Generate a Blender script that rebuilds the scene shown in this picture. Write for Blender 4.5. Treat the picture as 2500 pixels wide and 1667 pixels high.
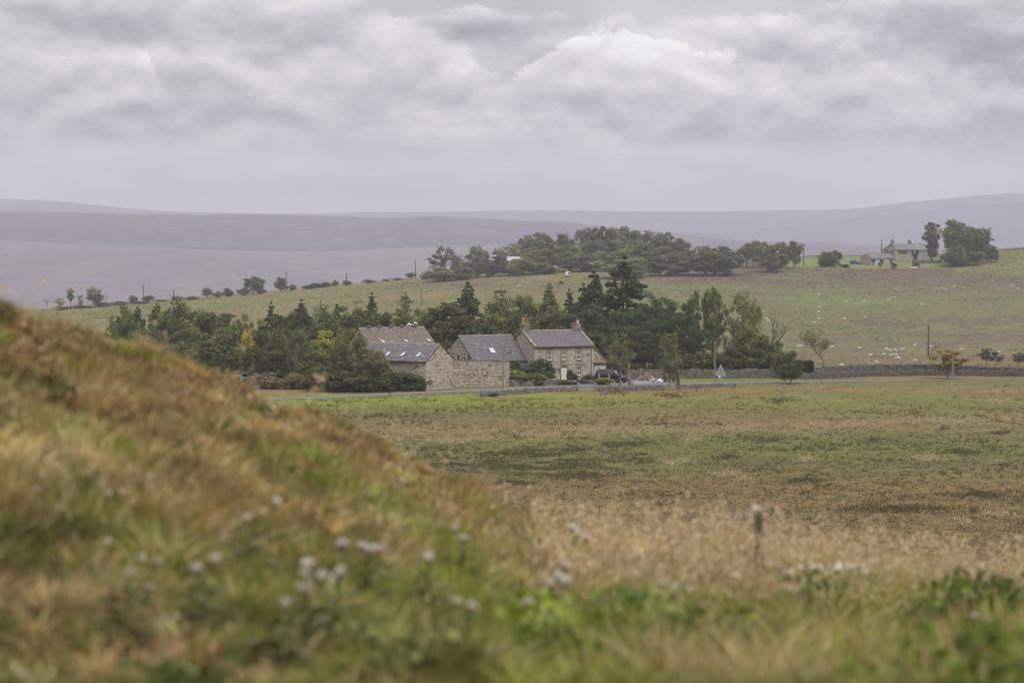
import bpy, bmesh, math, random
import numpy as np
from mathutils import Vector, Matrix, noise as mnoise

for _o in list(bpy.data.objects):
    bpy.data.objects.remove(_o)
SC = bpy.context.scene
COL = SC.collection

# ------------------------------------------------------------------ camera
# heights are metres relative to the lens; the valley floor lies 20 m below it
F = 85.0 / 36.0 * 2500.0          # focal length in photo pixels
HORIZON = 600.0
ALPHA = math.atan((833.5 - HORIZON) / F)
CA, SA = math.cos(ALPHA), math.sin(ALPHA)
cam = bpy.data.cameras.new("camera")
cam.lens = 85
cam.sensor_width = 36
cam.clip_start = 0.1
cam.clip_end = 60000
cam.dof.use_dof = True
cam.dof.focus_distance = 350
cam.dof.aperture_fstop = 3.4
cam_o = bpy.data.objects.new("camera", cam)
COL.objects.link(cam_o)
cam_o.location = (0, 0, 0)
cam_o.rotation_euler = (math.radians(90) - ALPHA, 0, 0)
SC.camera = cam_o

# ------------------------------------------------------------------ render settings
SC.render.engine = 'CYCLES'
cy = SC.cycles
cy.use_denoising = True
cy.filter_width = 1.15
cy.max_bounces = 5
cy.diffuse_bounces = 2
cy.glossy_bounces = 2
cy.transmission_bounces = 3
cy.transparent_max_bounces = 6
cy.volume_bounces = 1
cy.caustics_reflective = False
cy.caustics_refractive = False
SC.view_settings.view_transform = 'Standard'
SC.view_settings.look = 'None'
SC.view_settings.exposure = 0.05
SC.view_settings.gamma = 1.0
SC.view_settings.use_curve_mapping = False

# ------------------------------------------------------------------ sun (veiled by cloud)
SUN_EL = math.radians(50)     # behind the camera and to its right
sun = bpy.data.lights.new("sun", 'SUN')
sun.energy = 1.5
sun.angle = math.radians(14)
sun.color = (1.0, 0.95, 0.88)
sun_o = bpy.data.objects.new("sun", sun)
COL.objects.link(sun_o)
_sd = Vector((0.55 * math.cos(SUN_EL), -0.83 * math.cos(SUN_EL), math.sin(SUN_EL))).normalized()
sun_o.rotation_euler = _sd.to_track_quat('Z', 'Y').to_euler()
sun_o.location = _sd * 300

# ------------------------------------------------------------------ sky: overcast world
class NT:
    """tiny helper for shader node trees"""
    def __init__(s, tree):
        s.t = tree; s.n = tree.nodes; s.l = tree.links
    def new(s, typ, **kw):
        nd = s.n.new(typ)
        for k, v in kw.items():
            setattr(nd, k, v)
        return nd
    def put(s, sock, v):
        if hasattr(v, 'is_output') or isinstance(v, bpy.types.NodeSocket):
            s.l.new(v, sock)
        elif v is not None:
            sock.default_value = v
    def m(s, op, a, b=None, c=None, clamp=False):
        nd = s.n.new('ShaderNodeMath'); nd.operation = op; nd.use_clamp = clamp
        s.put(nd.inputs[0], a)
        if b is not None: s.put(nd.inputs[1], b)
        if c is not None: s.put(nd.inputs[2], c)
        return nd.outputs[0]
    def sep(s, v):
        nd = s.n.new('ShaderNodeSeparateXYZ'); s.l.new(v, nd.inputs[0]); return nd.outputs
    def comb(s, x, y, z):
        nd = s.n.new('ShaderNodeCombineXYZ')
        for i, q in enumerate((x, y, z)): s.put(nd.inputs[i], q)
        return nd.outputs[0]
    def noise(s, vec, scale, detail=4, rough=.5, dist=0.0, lac=2.0):
        nd = s.n.new('ShaderNodeTexNoise')
        if vec is not None: s.l.new(vec, nd.inputs['Vector'])
        nd.inputs['Scale'].default_value = scale
        nd.inputs['Detail'].default_value = detail
        nd.inputs['Roughness'].default_value = rough
        nd.inputs['Lacunarity'].default_value = lac
        nd.inputs['Distortion'].default_value = dist
        return nd.outputs['Fac']
    def sstep(s, v, a, b):
        nd = s.n.new('ShaderNodeMapRange'); nd.interpolation_type = 'SMOOTHSTEP'
        s.put(nd.inputs[0], v)
        nd.inputs[1].default_value = a; nd.inputs[2].default_value = b
        nd.inputs[3].default_value = 0; nd.inputs[4].default_value = 1
        return nd.outputs[0]
    def mix(s, f, a, b, blend='MIX'):
        nd = s.n.new('ShaderNodeMix'); nd.data_type = 'RGBA'; nd.blend_type = blend
        s.put(nd.inputs[0], f)
        for i, q in ((6, a), (7, b)):
            if isinstance(q, tuple) and len(q) == 3: q = (*q, 1)
            s.put(nd.inputs[i], q)
        return nd.outputs[2]
    def ramp(s, f, stops):
        nd = s.n.new('ShaderNodeValToRGB'); s.l.new(f, nd.inputs[0])
        r = nd.color_ramp
        while len(r.elements) < len(stops): r.elements.new(0.5)
        for e, (p, c) in zip(r.elements, stops):
            e.position = p; e.color = (*c, 1)
        return nd.outputs[0]

world = bpy.data.worlds.new("World")
SC.world = world
world.use_nodes = True
world.node_tree.nodes.clear()
g = NT(world.node_tree)
tc = g.new('ShaderNodeTexCoord')
x, y, z = g.sep(tc.outputs['Generated'])
zc = g.m('MAXIMUM', z, 0.0)
# horizontal direction, and elevation stretched so that clouds are wider than tall
vA = g.comb(x, y, g.m('MULTIPLY', zc, 1.9))
vAu = g.comb(x, y, g.m('ADD', g.m('MULTIPLY', zc, 1.9), 0.014))
vB = g.comb(x, y, g.m('MULTIPLY', zc, 4.2))
az = g.m('DIVIDE', x, g.m('MAXIMUM', y, 0.05))
wx = g.m('MULTIPLY', g.m('SUBTRACT', g.noise(vA, 28, 6, .6), .5), .07)
wz = g.m('MULTIPLY', g.m('SUBTRACT', g.noise(g.comb(y, x, g.m('MULTIPLY', zc, 2)), 32, 6, .6), .5), .028)
azw = g.m('ADD', az, wx); elw = g.m('ADD', zc, wz)
front = g.sstep(y, 0.3, 0.6)
def blobs(lst):
    acc = None
    for (px, py, rx, ry, amp) in lst:
        dx = g.m('DIVIDE', g.m('SUBTRACT', azw, (px - 1250) / F), rx / F)
        dy = g.m('DIVIDE', g.m('SUBTRACT', elw, (600 - py) / F), ry / F)
        q = g.m('ADD', g.m('MULTIPLY', dx, dx), g.m('MULTIPLY', dy, dy))
        v = g.m('MULTIPLY', g.m('EXPONENT', g.m('MULTIPLY', q, -1.0)), amp)
        acc = v if acc is None else g.m('ADD', acc, v)
    return g.m('MULTIPLY', acc, front)
def curve_y(pts, amp, scale, sx):
    """height of a cloud bank's upper outline (elevation) against azimuth, with billows that meet in cusps"""
    fc = g.new('ShaderNodeFloatCurve'); c = fc.mapping.curves[0]
    t = g.m('MULTIPLY_ADD', az, F / 3000.0, (1250 + 250) / 3000.0, clamp=True)   # photo columns -250..2750
    P = [((px + 250) / 3000.0, 1 - (py + 100) / 800.0) for px, py in pts]
    while len(c.points) < len(P): c.points.new(.5, .5)
    for q, (u_, v_) in zip(c.points, P): q.location = (u_, v_); q.handle_type = 'AUTO'
    fc.mapping.update(); g.l.new(t, fc.inputs['Value'])
    yy = g.m('MULTIPLY_ADD', fc.outputs[0], 800.0 / F, -100.0 / F)
    ox, oz = g.m('MULTIPLY', wx, .9), g.m('MULTIPLY', wz, 1.6)
    v = g.comb(g.m('ADD', g.m('MULTIPLY', x, sx), ox), g.m('ADD', y, scale * .37), g.m('ADD', g.m('MULTIPLY', zc, 1.6), oz))
    bil = None
    for k_, (f_, a_) in enumerate(((.55, 1.5), (1.3, 1.5), (2.9, .85), (6.5, .42), (14, .2))):
        n_ = g.m('MULTIPLY', g.m('ABSOLUTE', g.m('SUBTRACT', g.noise(v, scale * f_, 1, .5), .5)), 2.0 * a_)
        bil = n_ if bil is None else g.m('ADD', bil, n_)
    return g.m('ADD', yy, g.m('MULTIPLY', g.m('SUBTRACT', bil, .75), amp / F)), bil
relief = g.m('MULTIPLY', g.m('SUBTRACT', g.noise(vA, 20, 8, .58, .2), g.noise(vAu, 20, 8, .58, .2)), 1.35)
soft = g.m('MULTIPLY', g.m('SUBTRACT', g.noise(vA, 9, 5, .55), .5), .62)
shape = blobs([(330, 60, 320, 55, -.26), (120, 262, 420, 40, -.10), (1260, 110, 170, 60, -.18), (1985, 140, 150, 35, -.06),
               (2440, 130, 150, 110, -.26), (1640, 250, 200, 35, -.09), (1250, 306, 430, 10, -.10), (2180, 335, 330, 40, -.06),
               (600, 350, 600, 36, -.05), (2480, 385, 200, 45, -.07), (1000, 130, 120, 50, .06), (1750, 200, 300, 50, .06), (700, 90, 140, 60, -.05), (1350, 330, 400, 14, .04)])
val = g.m('ADD', soft, .44)
for pts, amp, sc, bright, inner, fall, edge in (
        ([(-250, 90), (0, 60), (400, 80), (700, 40), (1300, 45), (1600, 62), (1850, 42), (2000, 28), (2150, -20), (2500, -60), (2750, -60)], 26, 30, .70, .50, 70, 8),
        ([(-250, -90), (500, -60), (730, -8), (880, 2), (950, 58), (1080, 100), (1200, 165), (1330, 235), (1450, 310), (2000, 360), (2750, 380)], 34, 26, .80, .53, 90, 7),
        ([(-250, 120), (0, 118), (90, 138), (180, 98), (270, 96), (350, 124), (392, 200), (450, 235), (540, 200), (640, 245), (800, 320), (1400, 380), (2750, 400)], 26, 34, .72, .51, 75, 13),
        ([(-250, 380), (900, 340), (1050, 300), (1200, 215), (1300, 150), (1370, 104), (1440, 84), (1510, 78), (1570, 104), (1630, 98), (1700, 118), (1800, 142), (1900, 148), (1990, 178), (2060, 136), (2130, 150), (2240, 190), (2400, 170), (2500, 210), (2750, 190)], 40, 28, .88, .57, 80, 7),
        ([(-250, 250), (200, 262), (600, 240), (900, 262), (1300, 268), (1600, 215), (1900, 240), (2200, 215), (2750, 260)], 30, 22, .60, .53, 60, 16)):
    h, bil = curve_y(pts, amp * 1.25, sc, 1.0)
    dlt = g.m('SUBTRACT', h, zc)
    mk = g.sstep(g.m('ADD', dlt, g.m('MULTIPLY', soft, .01)), -edge * 1.1 / F, edge * 1.1 / F)
    mk = g.m('MULTIPLY', mk, g.sstep(y, .2, .5)) if False else mk
    vis = g.sstep(g.noise(vA, 11 + sc * .1, 3, .5), .36, .60)
    sh = g.m('EXPONENT', g.m('MULTIPLY', g.m('MAXIMUM', dlt, 0.0), -F / fall))
    lay = g.m('ADD', g.m('MULTIPLY_ADD', g.m('MULTIPLY', sh, g.m('MULTIPLY_ADD', vis, .75, .25)), (bright - inner) * 1.0, inner), g.m('ADD', g.m('ADD', relief, g.m('MULTIPLY', g.m('SUBTRACT', bil, .8), .05)), g.m('MULTIPLY', soft, .35)))
    val = g.m('ADD', g.m('MULTIPLY', val, g.m('SUBTRACT', 1.0, mk)), g.m('MULTIPLY', lay, mk))
val = g.m('ADD', val, shape)
st = g.noise(vB, 9, 7, .56, .3)
strat = g.m('ADD', g.m('MULTIPLY', g.m('SUBTRACT', st, .5), .85), g.m('ADD', g.m('MULTIPLY', shape, 1.3), .58))
wmix = g.sstep(g.m('ADD', zc, g.m('MULTIPLY', soft, .04)), .030, .050)
cl = g.m('ADD', g.m('MULTIPLY', val, wmix), g.m('MULTIPLY', strat, g.m('SUBTRACT', 1.0, wmix)))
low = g.sstep(zc, .0, .022)
cl = g.m('ADD', g.m('MULTIPLY', cl, low), g.m('MULTIPLY', .74, g.m('SUBTRACT', 1.0, low)))
ccol = g.ramp(cl, [(0.15, (.26, .26, .295)), (0.36, (.395, .388, .425)), (0.53, (.56, .538, .578)), (0.70, (.72, .695, .725)), (0.95, (.97, .95, .935))])
# overcast sky grows brighter towards the zenith
up = g.m('ADD', .98, g.m('MULTIPLY', g.m('MAXIMUM', g.m('SUBTRACT', zc, .04), 0.0), 2.2))
ccol = g.mix(1.0, ccol, g.comb(up, up, up), 'MULTIPLY')
bg = g.new('ShaderNodeBackground'); g.l.new(ccol, bg.inputs[0]); bg.inputs[1].default_value = 1.0
sky = g.new('ShaderNodeTexSky'); sky.sky_type = 'NISHITA'; sky.sun_disc = False
sky.sun_elevation = SUN_EL
sky.sun_rotation = math.atan2(_sd.x, _sd.y)
bg2 = g.new('ShaderNodeBackground'); g.l.new(sky.outputs[0], bg2.inputs[0]); bg2.inputs[1].default_value = .10
mx = g.new('ShaderNodeMixShader'); mx.inputs[0].default_value = .92
g.l.new(bg2.outputs[0], mx.inputs[1]); g.l.new(bg.outputs[0], mx.inputs[2])
wo = g.new('ShaderNodeOutputWorld'); g.l.new(mx.outputs[0], wo.inputs[0])
world.cycles.sampling_method = 'MANUAL'
world.cycles.sample_map_resolution = 512

# ------------------------------------------------------------------ helpers
def ray(px, py, D):
    """world point D metres in front of the lens on the sight line of a photo pixel"""
    u = (px - 1250.0) / F; v = (833.5 - py) / F
    yc = CA + v * SA
    return Vector((u * D / yc, D, D * (v * CA - SA) / yc))
def to_px(x, y, z):
    f = y * CA - z * SA
    return 1250 + F * x / f, 833.5 - F * (y * SA + z * CA) / f

def vnoise(x, y, s, seed=0):
    """value noise 0..1, vectorised"""
    x = np.asarray(x, float) / s + 1000.3 + seed * 17.7; y = np.asarray(y, float) / s + 2000.7 + seed * 9.1
    xi = np.floor(x).astype(np.int64); yi = np.floor(y).astype(np.int64)
    fx = x - xi; fy = y - yi
    fx = fx * fx * (3 - 2 * fx); fy = fy * fy * (3 - 2 * fy)
    def h(a, b):
        n = (a * 374761393 + b * 668265263 + seed * 982451653) & 0x7fffffff
        n = ((n ^ (n >> 13)) * 1274126177) & 0x7fffffff
        n = (n ^ (n >> 16)) & 0xffff
        return n / 65535.0
    return (h(xi, yi) * (1 - fx) + h(xi + 1, yi) * fx) * (1 - fy) + (h(xi, yi + 1) * (1 - fx) + h(xi + 1, yi + 1) * fx) * fy
def fbm(x, y, s, o=4, seed=0, g_=.5):
    a = 1.0; t = 0; r = 0
    for k in range(o):
        r = r + a * vnoise(x, y, s / 2 ** k, seed + k); t += a; a *= g_
    return r / t
def smooth(a, b, v):
    t = np.clip((v - a) / (b - a), 0, 1); return t * t * (3 - 2 * t)

def tag(o, label=None, cat=None, group=None, kind=None):
    if label: o['label'] = label
    if cat: o['category'] = cat
    if group: o['group'] = group
    if kind: o['kind'] = kind
    return o
def link(o, parent=None):
    COL.objects.link(o)
    if parent is not None: o.parent = parent
    return o
def empty(name, loc=(0, 0, 0), rz=0.0, parent=None):
    o = bpy.data.objects.new(name, None); o.location = loc; o.rotation_euler = (0, 0, rz)
    o.empty_display_size = .3
    return link(o, parent)
def np_mesh(name, V, Fc, col=None, domain='POINT', mat=None, smooth_=False, parent=None):
    """V (n,3), Fc (m,k) with k 3 or 4, col (n|m,3)"""
    V = np.asarray(V, np.float32); Fc = np.asarray(Fc, np.int32)
    me = bpy.data.meshes.new(name)
    me.vertices.add(len(V)); me.vertices.foreach_set('co', V.ravel())
    k = Fc.shape[1]
    me.loops.add(Fc.size); me.loops.foreach_set('vertex_index', Fc.ravel())
    me.polygons.add(len(Fc)); me.polygons.foreach_set('loop_start', np.arange(len(Fc), dtype=np.int32) * k)
    me.update(calc_edges=True)
    if smooth_: me.polygons.foreach_set('use_smooth', np.ones(len(Fc), bool))
    if col is not None:
        c = np.ones((len(col), 4), np.float32); c[:, :3] = col
        at = me.attributes.new('Col', 'FLOAT_COLOR', domain); at.data.foreach_set('color', c.ravel())
    if mat: me.materials.append(mat)
    o = bpy.data.objects.new(name, me)
    return link(o, parent)
def copy_thing(src, loc, rz=0.0, scale=(1, 1, 1), color=None):
    """copy an object tree (thing > part > sub-part), sharing mesh data"""
    r = src.copy(); COL.objects.link(r); r.parent = None
    r.location = loc; r.rotation_euler = (0, 0, rz); r.scale = scale
    if color: r.color = (*color, 1)
    def kids(a, b):
        for ch in KIDS[a.name]:
            c = ch.copy(); COL.objects.link(c); c.parent = b
            if color: c.color = (*color, 1)
            if ch.name in KIDS: kids(ch, c)
    if src.name in KIDS: kids(src, r)
    return r
KIDS = {}
def remember(src):
    """note the children of a prototype before copying"""
    ch = [o for o in bpy.data.objects if o.parent == src]
    KIDS[src.name] = ch
    for c in ch: remember(c) if any(o.parent == c for o in bpy.data.objects) else None

class MB:
    """mesh builder: boxes, bars, tubes, polygons with a colour per face"""
    def __init__(s): s.v = []; s.f = []; s.c = []
    def add(s, vs, fs, c=(.5, .5, .5)):
        b = len(s.v); s.v += [tuple(p) for p in vs]; s.f += [tuple(i + b for i in q) for q in fs]; s.c += [c] * len(fs)
    def box(s, x0, y0, z0, x1, y1, z1, c=(.5, .5, .5), j=0.0, rnd=None):
        vs = [(x0, y0, z0), (x1, y0, z0), (x1, y1, z0), (x0, y1, z0), (x0, y0, z1), (x1, y0, z1), (x1, y1, z1), (x0, y1, z1)]
        if j: vs = [tuple(q + rnd.uniform(-j, j) for q in p) for p in vs]
        s.add(vs, [(0, 3, 2, 1), (4, 5, 6, 7), (0, 1, 5, 4), (1, 2, 6, 5), (2, 3, 7, 6), (3, 0, 4, 7)], c)
    def hexa(s, p, c=(.5, .5, .5)):
        s.add(p, [(0, 3, 2, 1), (4, 5, 6, 7), (0, 1, 5, 4), (1, 2, 6, 5), (2, 3, 7, 6), (3, 0, 4, 7)], c)
    def tube(s, pts, rad, n=6, c=(.5, .5, .5), cap=True):
        pts = [Vector(p) for p in pts]; b = len(s.v); rings = len(pts)
        for i, p in enumerate(pts):
            d = (pts[min(i + 1, rings - 1)] - pts[max(i - 1, 0)])
            if d.length < 1e-6: d = Vector((0, 0, 1))
            d.normalize()
            a = d.cross(Vector((0.31, .95, 0.1))).normalized(); e = d.cross(a)
            r = rad[i] if isinstance(rad, (list, tuple)) else rad
            for k in range(n):
                t = 2 * math.pi * k / n
                s.v.append(tuple(p + (a * math.cos(t) + e * math.sin(t)) * r))
        for i in range(rings - 1):
            for k in range(n):
                q = (k + 1) % n
                s.f.append((b + i * n + k, b + i * n + q, b + (i + 1) * n + q, b + (i + 1) * n + k)); s.c.append(c)
        if cap:
            s.f.append(tuple(b + k for k in range(n))[::-1]); s.c.append(c)
            s.f.append(tuple(b + (rings - 1) * n + k for k in range(n))); s.c.append(c)
    def bar(s, p, q, w, h=None, c=(.5, .5, .5)):
        p = Vector(p); q = Vector(q); h = h or w; d = (q - p).normalized()
        upv = Vector((0, 0, 1)) if abs(d.z) < .95 else Vector((0, 1, 0))
        a = d.cross(upv).normalized() * (w / 2); e = d.cross(a).normalized() * (h / 2)
        s.hexa([p - a - e, p + a - e, p + a + e, p - a + e, q - a - e, q + a - e, q + a + e, q - a + e], c)
    def prism(s, poly, d, c=(.5, .5, .5)):
        """poly: list of 3D points, extruded along vector d"""
        n = len(poly); d = Vector(d)
        vs = [Vector(p) for p in poly] + [Vector(p) + d for p in poly]
        fs = [tuple(range(n))[::-1], tuple(range(n, 2 * n))] + [(i, (i + 1) % n, n + (i + 1) % n, n + i) for i in range(n)]
        s.add(vs, fs, c)
    def build(s, name, mat, parent=None, smooth_=False, fix=True):
        me = bpy.data.meshes.new(name)
        me.from_pydata(s.v, [], s.f)
        at = me.attributes.new('Col', 'FLOAT_COLOR', 'FACE')
        cc = np.ones((len(s.f), 4), np.float32); cc[:, :3] = np.array(s.c, np.float32).reshape(-1, 3); at.data.foreach_set('color', cc.ravel())
        if smooth_: me.polygons.foreach_set('use_smooth', np.ones(len(s.f), bool))
        me.materials.append(mat); me.update()
        o = bpy.data.objects.new(name, me)
        return link(o, parent)

# ------------------------------------------------------------------ materials
def principled(name, rough=.9, spec=.2):
    m = bpy.data.materials.new(name); m.use_nodes = True
    t = NT(m.node_tree); p = m.node_tree.nodes['Principled BSDF']
    p.inputs['Roughness'].default_value = rough
    p.inputs['Specular IOR Level'].default_value = spec
    return m, t, p
def attr_mat(name, rough=.9, spec=.2, nscale=3.0, namp=.35, bump=0.0, bscale=8.0, coord='Object', obj_tint=False, bdist=.05, rnd=False):
    """colour from the mesh attribute Col (the thing's own colour), broken up by noise"""
    m, t, p = principled(name, rough, spec)
    a = t.new('ShaderNodeAttribute', attribute_name='Col')
    c = a.outputs['Color']
    tcn = t.new('ShaderNodeTexCoord')
    v = tcn.outputs[coord]
    if nscale:
        n = t.noise(v, nscale, 5, .6)
        k = t.m('ADD', 1.0 - namp, t.m('MULTIPLY', n, 2 * namp))
        c = t.mix(1.0, c, t.comb(k, k, k), 'MULTIPLY')
    if obj_tint:
        oi = t.new('ShaderNodeObjectInfo')
        c = t.mix(1.0, c, oi.outputs['Color'], 'MULTIPLY')
    t.l.new(c, p.inputs['Base Color'])
    if bump:
        bn = t.new('ShaderNodeBump'); bn.inputs['Strength'].default_value = bump; bn.inputs['Distance'].default_value = bdist
        t.l.new(t.noise(v, bscale, 5, .65), bn.inputs['Height']); t.l.new(bn.outputs[0], p.inputs['Normal'])
    return m
def flat_mat(name, col, rough=.6, spec=.3, metal=0.0, nscale=0, namp=.2, emit=None):
    m, t, p = principled(name, rough, spec)
    p.inputs['Metallic'].default_value = metal
    if nscale:
        tcn = t.new('ShaderNodeTexCoord'); n = t.noise(tcn.outputs['Object'], nscale, 4, .6)
        k = t.m('ADD', 1.0 - namp, t.m('MULTIPLY', n, 2 * namp))
        t.l.new(t.mix(1.0, (*col, 1), t.comb(k, k, k), 'MULTIPLY'), p.inputs['Base Color'])
    else:
        p.inputs['Base Color'].default_value = (*col, 1)
    return m
def leaf_mat(name, transl=.25, rough=.7):
    m, t, p = principled(name, rough, .15)
    a = t.new('ShaderNodeAttribute', attribute_name='Col'); oi = t.new('ShaderNodeObjectInfo')
    c = t.mix(1.0, a.outputs['Color'], oi.outputs['Color'], 'MULTIPLY')
    t.l.new(c, p.inputs['Base Color'])
    tr = t.new('ShaderNodeBsdfTranslucent'); t.l.new(t.mix(1.0, c, (1.0, 1.1, .6, 1), 'MULTIPLY'), tr.inputs[0])
    ms = t.new('ShaderNodeMixShader'); ms.inputs[0].default_value = transl
    t.l.new(p.outputs[0], ms.inputs[1]); t.l.new(tr.outputs[0], ms.inputs[2])
    t.l.new(ms.outputs[0], t.n['Material Output'].inputs[0])
    return m
M = {}
M['leaf'] = leaf_mat('leaf', .3)
M['blade'] = leaf_mat('grass_blade', .3, .8)
M['bark'] = attr_mat('bark', .95, .1, 4, .35, obj_tint=False)
M['stone'] = attr_mat('stone', .92, .2, 7.0, .30, .4, 14, bdist=.03)
M['slate'] = attr_mat('slate', .75, .25, 2.2, .25, .2, 10, bdist=.01)
M['mortar'] = flat_mat('mortar', (.20, .165, .13), .95, .1, nscale=3)
M['white_paint'] = flat_mat('white_paint', (.72, .72, .74), .5, .4, nscale=3, namp=.08)
M['glass'] = flat_mat('window_glass', (.035, .036, .04), .12, .22)
M['dark'] = flat_mat('dark_opening', (.02, .018, .018), .9, .1)
M['gutter'] = flat_mat('gutter', (.035, .032, .034), .6, .3)
M['wood'] = flat_mat('weathered_wood', (.20, .18, .155), .9, .1, nscale=6, namp=.3)
M['wood_dark'] = flat_mat('dark_wood', (.07, .06, .052), .9, .1, nscale=6, namp=.3)
M['galv'] = flat_mat('galvanised_metal', (.36, .38, .40), .45, .5, metal=.3, nscale=4, namp=.12)
M['paint'] = attr_mat('paint', .4, .4, 3, .06)
M['ground'] = None
# ------------------------------------------------------------------ ground height
# rows: distance (m); columns: directions given by the photo column they pass through
_Q = np.array([-1500, 0, 600, 1000, 1300, 1700, 2000, 2187, 2300, 2500, 3800], float)
_R = [
 (100, [-22.0] * 11), (180, [-21.4] * 11), (250, [-20.7] * 11), (300, [-20.3] * 11), (330, [-19.95] * 11), (360, [-19.8] * 11),
 (385, [-20.0, -20.0, -20.0, -20.0, -20.0, -20.0, -20.1, -20.1, -20.1, -20.3, -20.6]),
 (405, [-20.6, -20.6, -20.6, -20.6, -20.6, -20.6, -20.6, -20.6, -20.6, -21.0, -21.5]),
 (450, [-23, -22.6, -22.6, -22.6, -22.6, -23, -23.6, -23.8, -24, -24.4, -25]),
 (560, [-26, -25, -25, -25, -25, -26.2, -27.4, -27.6, -27.8, -28, -28]),
 (620, [-26, -25, -25, -25, -25, -24.6, -27.1, -27.2, -27.2, -27.2, -27]),
 (700, [-26, -25.2, -24.8, -24.5, -23.5, -20.4, -24.7, -24.7, -24.7, -24.5, -23]),
 (780, [-27, -25.8, -24.2, -21.2, -18.4, -17.2, -20.9, -20.9, -20.8, -20.6, -18]),
 (860, [-28, -27, -23.2, -18.9, -15.3, -14.4, -16.2, -16.4, -16.5, -16.2, -13]),
 (930, [-29, -27.6, -22.5, -16.5, -13.4, -11.6, -10.9, -10.6, -11.3, -10.2, -7]),
 (955, [-29.5, -27.8, -22.1, -15.8, -12.3, -10.4, -9.2, -8.9, -9.6, -7.8, -4]),
 (975, [-30, -28, -21.8, -15.3, -11.5, -9.4, -8.0, -7.4, -8.2, -5.8, -2]),
 (990, [-30.2, -28.3, -21.4, -14.9, -11.0, -8.7, -6.8, -6.4, -7.2, -4.6, 0]),
 (1030, [-31, -28.8, -20.6, -14.0, -9.6, -7.7, -4.2, -3.9, -4.0, -1.0, 3]),
 (1060, [-31.6, -29.0, -20.9, -14.2, -9.8, -7.9, -4.1, -3.9, -3.6, -0.6, 3]),
 (1150, [-34, -32, -24, -18, -14, -12, -9, -9, -9, -5, 0]),
 (1350, [-44, -42, -38, -34, -32, -30, -28, -28, -28, -25, -20]),
 (1800, [-62] * 11), (2700, [-62] * 11),
]
_Rd = np.array([r[0] for r in _R], float); _Rz = np.array([r[1] for r in _R], float)
_QF = np.arange(-1500, 3801, 20.0); _DF = np.arange(100, 2701, 5.0)
_T = np.empty((len(_DF), len(_QF)))
_tmp = np.array([np.interp(_QF, _Q, r) for r in _Rz])
for j in range(len(_QF)): _T[:, j] = np.interp(_DF, _Rd, _tmp[:, j])
def _blur(A, k, axis):
    w = np.exp(-np.linspace(-2, 2, 2 * k + 1) ** 2); w /= w.sum()
    P = np.pad(A, [(k, k) if a == axis else (0, 0) for a in range(2)], mode='edge'); R_ = 0
    for i, wi in enumerate(w):
        R_ = R_ + wi * (P[i:i + A.shape[0], :] if axis == 0 else P[:, i:i + A.shape[1]])
    return R_
_T = _blur(_blur(_T, 2, 0), 5, 1)
def ground(x, y):
    """height of the valley ground; vectorised"""
    x = np.asarray(x, float); y = np.asarray(y, float)
    q = np.clip(1250 + F * x / np.maximum(y, 50), -1500, 3799); d = np.clip(y, 100, 2699)
    a = (q + 1500) / 20; b = (d - 100) / 5
    ai = a.astype(int); bi = b.astype(int); fa = a - ai; fb = b - bi
    z = (_T[bi, ai] * (1 - fa) + _T[bi, np.minimum(ai + 1, len(_QF) - 1)] * fa) * (1 - fb) + (_T[np.minimum(bi + 1, len(_DF) - 1), ai] * (1 - fa) + _T[np.minimum(bi + 1, len(_DF) - 1), np.minimum(ai + 1, len(_QF) - 1)] * fa) * fb
    rough = smooth(370, 480, y) * 0.9 + .12 * smooth(330, 300, y)
    z = z + rough * (fbm(x, y, 45, 4, 3) - .5) * 1.6 * np.where(y > 900, .45, 1)
    z = z + (fbm(x, y, 9, 2, 8) - .5) * .25 * smooth(325, 300, y)
    return z
def G(x, y): return float(ground(np.array([x]), np.array([y]))[0])
def on_ground(px, D):
    """point on the ground, D metres out, in the direction of a photo column"""
    xx = (px - 1250) / F * D
    zz = G(xx, D)
    for _ in range(3):
        f = D * CA - zz * SA
        xx = (px - 1250) / F * f; zz = G(xx, D)
    return Vector((xx, D, zz))

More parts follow.
